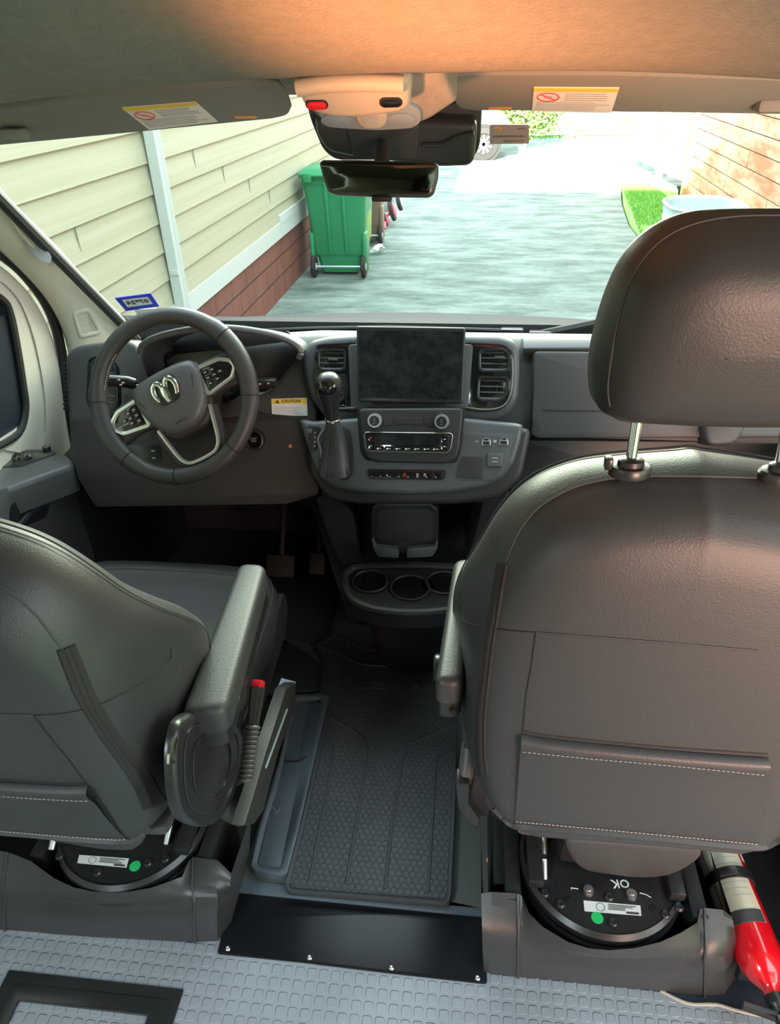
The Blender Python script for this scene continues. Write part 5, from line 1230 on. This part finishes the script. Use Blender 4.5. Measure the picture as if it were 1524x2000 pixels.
tb2, PT2 = base('swivel_base', 'swivel base with dark plastic cover under the driver seat, partly cut by the left edge', -.475,
     [(-150, 1640), (-90, 1650), (15, 1664), (60, 1682), (82, 1698), (105, 1715), (140, 1732), (180, 1741), (215, 1743), (255, 1741), (295, 1734), (330, 1722), (356, 1712), (368, 1682), (378, 1674), (425, 1680), (452, 1706)],
     [(-150, 1800), (-90, 1808), (10, 1816), (60, 1820), (82, 1822), (110, 1825), (140, 1827), (180, 1830), (215, 1832), (255, 1834), (295, 1836), (335, 1838), (352, 1839), (368, 1840), (382, 1840), (425, 1838), (452, 1800)],
     [(-150, 1748), (-90, 1756), (10, 1764), (60, 1768), (82, 1769), (110, 1771), (140, 1773), (180, 1774), (215, 1774), (255, 1774), (295, 1773), (330, 1772), (354, 1771), (368, 1768), (380, 1766), (425, 1766), (452, 1752)],
     [(155, 1670), (252, 1677), (247, 1695), (151, 1686)], (264, 1692),
     [((325, 1650), 'clip'), ((100, 1660), 'clip'), ((289, 1686), 'stud'), ((117, 1672), 'stud'), ((190, 1704), 'stud'), ((323, 1678), 'stud')], G_)
# ---------------------------------------------------------------- belt buckles
def buckle(label, head, foot, x, brk, y=None):
    f_ = (lambda p: at(*p, x=x)) if y is None else (lambda p: at(*p, y=y))
    a, b = f_(head), f_(foot); d = (a-b); t = thing('belt_buckle', label, 'belt buckle', tuple(b))
    L_ = d.length; q = Matrix.Translation(b) @ d.to_track_quat('Z', 'Y').to_matrix().to_4x4()
    pr = []
    for i in range(12): pr += [(.0100, L_*.58*i/12), (.0135, L_*.58*(i+.5)/12)]
    O('bellows_stem', lathe([(0, 0)]+pr+[(.010, L_*.58), (0, L_*.58)], q, 20), 'greypl', t)
    hb_ = bmesh.new(); bmesh.ops.create_cube(hb_, size=1); bmesh.ops.scale(hb_, vec=(.021, .030, L_*.44), verts=hb_.verts)
    for v in hb_.verts:
        if v.co.z < 0: v.co.x *= .75; v.co.y *= .7
    bmesh.ops.bevel(hb_, geom=hb_.edges[:], offset=.004, segments=2, affect='EDGES'); xf(hb_, q @ Matrix.Translation((0, 0, L_*.78)))
    O('buckle_head', hb_, 'cover', t)
    rb = box(0, 0, L_*1.0, .019, .022, .016, .003); O('release_button', xf(rb, q), 'red_plastic', t, label='red release button')
    return t
bk1 = buckle('belt buckle with bright red release button on the driver seat', (504, 1338), (480, 1528), -.165, None)
O('buckle_bracket', pprism(Pl((-.158, .9, .4), (1, -.3, 0)), [(452, 1545), (470, 1530), (492, 1528), (500, 1560), (506, 1590), (488, 1612), (470, 1618), (446, 1598)], 0, -.03, .006, .008), 'cover', bk1)
bk2 = buckle('belt buckle stem with ribbed sleeve, half hidden by the left edge of the passenger seat', (925, 1395), (908, 1530), 0, None, y=.80)
O('buckle_bracket', pprism(facing(910, 1570, .775), [(889, 1530), (918, 1532), (916, 1572), (938, 1602), (936, 1622), (914, 1612), (895, 1580)], 0, -.03, .005, .006), 'satin', bk2)
# parking brake lever beside the driver seat
pb_ = thing('parking_brake_lever', 'long dark parking brake lever between the driver seat and the storage tray', 'lever', tuple(at(480, 1600, x=-.19)))
PBp = Pl((-.165, .9, .3), (1, 0, 0))
O('lever_arm', prism(PBp, PBp.px([(578, 1332), (578, 1385), (545, 1470), (515, 1585), (498, 1610), (478, 1612), (500, 1540), (520, 1470), (560, 1345)]), 0, -.022, .004), 'plastic2', pb_)
O('lever_top', grid([[at(550, 1324, x=-.195), at(578, 1332, x=-.165)], [at(520, 1400, x=-.195), at(556, 1408, x=-.165)], [at(488, 1492, x=-.195), at(516, 1498, x=-.165)]], 2, .004), 'bluegrey', pb_)
O('lever_groove', tube([PBp.pt(*PBp.ab(*p), .001) for p in ((560, 1385), (540, 1440), (518, 1500))], .002, 6), 'bluegrey', pb_)
# ================================================================ aisle floor
def c3(*pts): return [(400+x/2.5, 1100+y/2.5) for x, y in pts]
def flz(z): return Pl((0, 0, z), (0, 0, 1), up=(0, 1, 0))
F0 = flz(.006)
tf = O('tunnel_floor', pprism(flz(.012), [(468, 1718), (480, 1690), (520, 1560), (575, 1380), (560, 1240), (640, 1150), (900, 1150), (980, 1400), (965, 1600), (968, 1778), (880, 1770)], 0, -.016, .002), 'floorpl', label='grey-green moulded plastic floor between the seats', cat='floor panel')
O('floor_plug', lathe([(0, .003), (.006, .003), (.008, 0), (0, 0)], Matrix.Translation(at(957, 1680, z=.013)), 18), 'amber', label='small yellow plug in the plastic floor right of the rubber mat', cat='plug')
kp_ = thing('kick_plate', 'glossy black scuff plate screwed across the aisle edge', 'scuff plate', (-.02, .72, 0))
O('plate', pprism(flz(.0045), [(466, 1722), (562, 1738), (878, 1768), (944, 1778), (952, 1921), (790, 1903), (600, 1880), (424, 1862), (440, 1800)], 0, -.004, .001, .006), 'kick', kp_)
O('plate_step', pprism(flz(.008), [(468, 1716), (562, 1726), (878, 1760), (945, 1774), (946, 1790), (870, 1783), (560, 1752), (462, 1742)], .004, -.006, .003), 'tray', kp_)
for p in c3((113, 1882), (512, 1925), (912, 1975))+[(933, 1910), (940, 1790), (922, 1788)][:1]:
    O('screw', lathe([(.0012, .0012), (.003, .0028), (.0048, .0016), (.0055, 0), (0, 0)], Matrix.Translation(at(*p, z=.0045)), 14), 'steel', kp_)
# storage tray
ty = thing('storage_tray', 'blue-grey plastic storage tray left of the rubber mat', 'tray', tuple(at(560, 1550, z=.03)))
zt = .030
to_ = [(575, 1357), (636, 1355), (645, 1363), (612, 1500), (585, 1620), (562, 1708), (552, 1711), (500, 1703), (489, 1694), (505, 1620), (530, 1540), (552, 1460)]
ti_ = [(580, 1366), (624, 1366), (628, 1372), (600, 1500), (574, 1610), (552, 1692), (545, 1698), (508, 1692), (502, 1684), (520, 1610), (542, 1540), (560, 1460)]
Tz = flz(zt); O('tray_rim', prism(Tz, rnd(Tz.px(to_), .012), .004, -.02, .003, [rnd(Tz.px(ti_), .010)]), 'tray', ty)
O('tray_floor', prism(Tz, rnd(Tz.px(ti_), .010), -.012, -.02), 'tray', ty)
O('tray_slope', grid([[at(*a, z=.031), at(*b, z=.020)] for a, b in (((628, 1372), (604, 1376)), ((600, 1500), (580, 1500)), ((574, 1610), (560, 1608)), ((553, 1692), (545, 1690)))], 2, .002), 'tray', ty)
O('tray_lid', pprism(flz(.024), [(548, 1493), (560, 1487), (580, 1487), (596, 1480), (606, 1480), (574, 1612), (553, 1693), (545, 1698), (508, 1692), (504, 1684), (522, 1610)], 0, -.006, .002, .006), 'tray', ty)
O('lid_edge', tube([at(*p, z=.0255) for p in smooth([(546, 1495), (558, 1487), (580, 1487), (596, 1480), (608, 1478)], 4, False)], .003, 6), 'black', ty)
cl_ = at(537, 1583, z=.0245)
O('lid_latch', lathe([(0, .003), (.005, .003), (.007, .001), (.009, .004), (.0115, .003), (.012, 0), (0, 0)], Matrix.Translation(cl_), 24), 'tray', ty)
# rubber mat
mt = thing('floor_mat', 'dark rubber floor mat with honeycomb relief and PROMASTER lettering along the aisle', 'floor mat', tuple(at(740, 1600, z=.02)))
mz = .030
Mz = flz(mz)
mo_ = [(556, 1730), (563, 1743), (868, 1768), (880, 1762), (890, 1560), (893, 1400), (905, 1250), (900, 1190), (700, 1195), (662, 1170), (650, 1235), (612, 1262), (634, 1300), (628, 1352), (645, 1362), (612, 1500), (585, 1620)]
mi_ = [(566, 1727), (572, 1734), (864, 1756), (872, 1752), (882, 1560), (885, 1400), (896, 1255), (893, 1212), (700, 1212), (668, 1190), (660, 1240), (622, 1264), (642, 1300), (638, 1348), (652, 1366), (621, 1500), (594, 1620)]
ob = Mz.px(mo_); ib = Mz.px(mi_)
O('mat_border', prism(Mz, rnd(ob, .006), .004, -.010, .003, [rnd(ib, .006)]), 'matrub', mt)
O('honeycomb_field', prism(Mz, rnd(ib, .006), .0, -.010), 'hex', mt)
for pts in (c3((610, 750), (700, 800), (765, 845), (790, 900), (785, 1000), (745, 1240), (715, 1420), (692, 1568)),
            c3((1215, 790), (1100, 840), (1005, 880), (975, 920), (950, 1060), (915, 1280), (895, 1460), (880, 1590)),
            c3((585, 850), (615, 880), (625, 930), (600, 1100), (555, 1330), (512, 1550)),
            c3((1195, 900), (1150, 940), (1130, 970), (1120, 1120), (1105, 1380), (1090, 1610))):
    ps = [at(*p, z=mz+.0005) for p in smooth(pts, 4, False)]
    O('mat_groove', tube(ps, .0038, 6, flat=((0, 0, 1), .45)), 'matrub', mt)
for pts in (c3((560, 400), (660, 445), (760, 490), (900, 503), (1120, 510)), c3((610, 350), (700, 380), (800, 420), (900, 432), (1120, 430)), c3((610, 350), (640, 250))):
    O('mat_ridge', tube([at(*p, z=mz+.001) for p in smooth(pts, 4, False)], .004, 6), 'matrub', mt)
nm = Mz.px([(693, 1328), (862, 1334), (862, 1349), (693, 1344)])
O('name_plate', prism(Mz, rnd(nm, .004), .002, -.002, .0008), 'matrub', mt)
tm, L_ = tmat(Mz, (702, 1337), (846, 1342), .0025); tb_ = text('PROMASTER', .0235, tm, .0012, .0006); 
xs = [v.co for v in tb_.verts]; O('raised_lettering', tb_, 'lettering', mt)
mt2 = thing('floor_mat', 'dark rubber driver footwell mat running under the driver seat', 'floor mat', tuple(at(520, 1300, z=.012)))
O('mat_sheet', pprism(flz(.020), [(480, 1250), (562, 1256), (598, 1272), (628, 1300), (622, 1350), (560, 1354), (440, 1350), (440, 1250)], 0, -.012, .003, .01), 'matrub', mt2)
O('mat_sheet', pprism(flz(.018), [(470, 1120), (665, 1130), (652, 1235), (610, 1258), (560, 1250), (440, 1240)], 0, -.012, .003, .01), 'matrub', mt2)
# black frames beside the seat bases
O('seat_sill', box(.262, .93, .09, .03, .34, .18, .006), 'black', label='black steel riser left of the passenger swivel base', cat='sill')
O('seat_sill', box(-.330, .95, .06, .025, .36, .12, .006), 'floorpl', label='green-grey riser right of the driver swivel base', cat='sill')
# ---------------------------------------------------------------- floor hatch
hf = thing('floor_hatch', 'black framed hatch in the grey coin floor at the lower left corner', 'floor hatch', tuple(at(180, 1960, z=0)))
a_, b_ = at(20, 1893, z=0), at(358, 1937, z=0); y1 = (a_.y+b_.y)/2+.0; wf = .050
Hz = flz(0); x0, x1 = a_.x, b_.x; y0_ = y1-.34
O('hatch_frame', prism(Hz, [(x0, y0_), (x1, y0_), (x1, y1), (x0, y1)], .004, -.001, .001, [[(x0+wf, y0_+wf), (x1-wf, y0_+wf), (x1-wf, y1-wf), (x0+wf, y1-wf)]]), 'satin', hf)
O('frame_step', prism(Hz, [(x0+.022, y0_+.022), (x1-.022, y0_+.022), (x1-.022, y1-.022), (x0+.022, y1-.022)], .0075, .003, .0012, [[(x0+wf, y0_+wf), (x1-wf, y0_+wf), (x1-wf, y1-wf), (x0+wf, y1-wf)]]), 'satin', hf)
O('hatch_panel', prism(Hz, [(x0+wf, y0_+wf), (x1-wf, y0_+wf), (x1-wf, y1-wf), (x0+wf, y1-wf)], .0015, -.001), 'coin', hf)
# ---------------------------------------------------------------- fire extinguisher
A_ = at(1492, 1893, z=.115); B_ = at(1398, 1655, z=.125); dr = (A_-B_).normalized(); B_ = A_-dr*.43
fe = thing('fire_extinguisher', 'red fire extinguisher strapped down behind the passenger seat at the right', 'fire extinguisher', (A_.x, A_.y, 0))
qf = Matrix.Translation(B_) @ dr.to_track_quat('Z', 'Y').to_matrix().to_4x4(); R = .041
O('cylinder', lathe([(0, 0), (R*.8, .0), (R, .012), (R, .392), (R*.98, .41), (R*.90, .428), (R*.74, .444), (R*.48, .456), (R*.37, .463), (R*.35, .478), (0, .478)], qf, 48), 'red_paint', fe, ang=60)
def band(z0, z1, a0, a1, m, nm, rad=R+.0006, par=fe, lab=None):
    rows = [[qf @ V((rad*math.cos(a0+(a1-a0)*i/20), rad*math.sin(a0+(a1-a0)*i/20), z)) for i in range(21)] for z in (z0, (z0+z1)/2, z1)]
    return O(nm, fix(grid(rows, 1, .0004)), m, par, label=lab)
# find the angle facing the camera
loc = qf.inverted() @ CAM; af = math.atan2(loc.y, loc.x)
M['cream_label'] = mat('cream_label', (.62, .58, .44), .5)
lbz = band(.215, .368, af-1.0, af+.75, 'cream_label', 'instruction_label', lab='cream instruction label')
band(.345, .368, af-.95, af+.70, 'ink', 'label_band', R+.0012, lbz)
for k in range(9):
    z = .222+k*.012
    band(z, z+.0016, af-.8+(.1 if k % 2 else 0), af+random.uniform(.1, .5), 'ink_lt', 'label_line', R+.0013, lbz)
band(.03, .33, af+.80, af+1.7, 'paper', 'side_label'); band(.03, .25, af-2.0, af-1.15, 'cream_label', 'side_label')
O('retaining_strap', lathe([(R+.0015, .266), (R+.004, .266), (R+.004, .287), (R+.0015, .287)], qf, 40), 'satin', fe)
bx_ = box(0, 0, 0, .008, .034, .016, .002); xf(bx_, qf @ Matrix.Rotation(af-.1, 4, 'Z') @ Matrix.Translation((R+.006, 0, .277))); O('strap_latch', bx_, 'satin', fe)
O('valve', lathe([(0, .470), (.018, .472), (.019, .485), (.015, .490), (.014, .52), (0, .525)], qf, 24), 'satin', fe)
vp = qf @ V((0, 0, .505)); hz_ = at(1450, 1962, z=vp.z)
O('nozzle', cyl(vp, vp+(hz_-vp).normalized()*.065, .010, 16, .002, .0085), 'satin', fe)
O('squeeze_handle', box(*(vp+V((.02, -.02, .02))), .08, .03, .012, .004), 'satin', fe)
O('pressure_gauge', lathe([(0, .004), (.008, .004), (.009, 0), (0, 0)], Matrix.Translation(vp+V((-.004, -.016, .012))), 16), 'steel', fe)
O('mounting_bracket', box(A_.x+.015, A_.y+.22, .045, .07, .40, .05, .006, rot=Matrix.Rotation(math.atan2(-dr.x, dr.y)*0, 3, 'Z')), 'navy', fe)
# torn floor edging behind the passenger base
te = [at(*p, z=.004) for p in ((1290, 1935), (1345, 1960), (1400, 1962), (1445, 1975), (1524, 1990), (1570, 1985))]
O('floor_edging', tube(smooth(te, 4, False), .003, 6), 'cream', label='frayed pale edge of the coin floor behind the passenger seat base', cat='edging')
O('metal_floor_patch', prism(flz(0), [(p.x, p.y) for p in te]+[(1.0, te[-1].y), (1.0, .80), (.62, .80)], .003, -.001), 'navy', label='bare dark floor patch under the fire extinguisher', cat='floor patch')
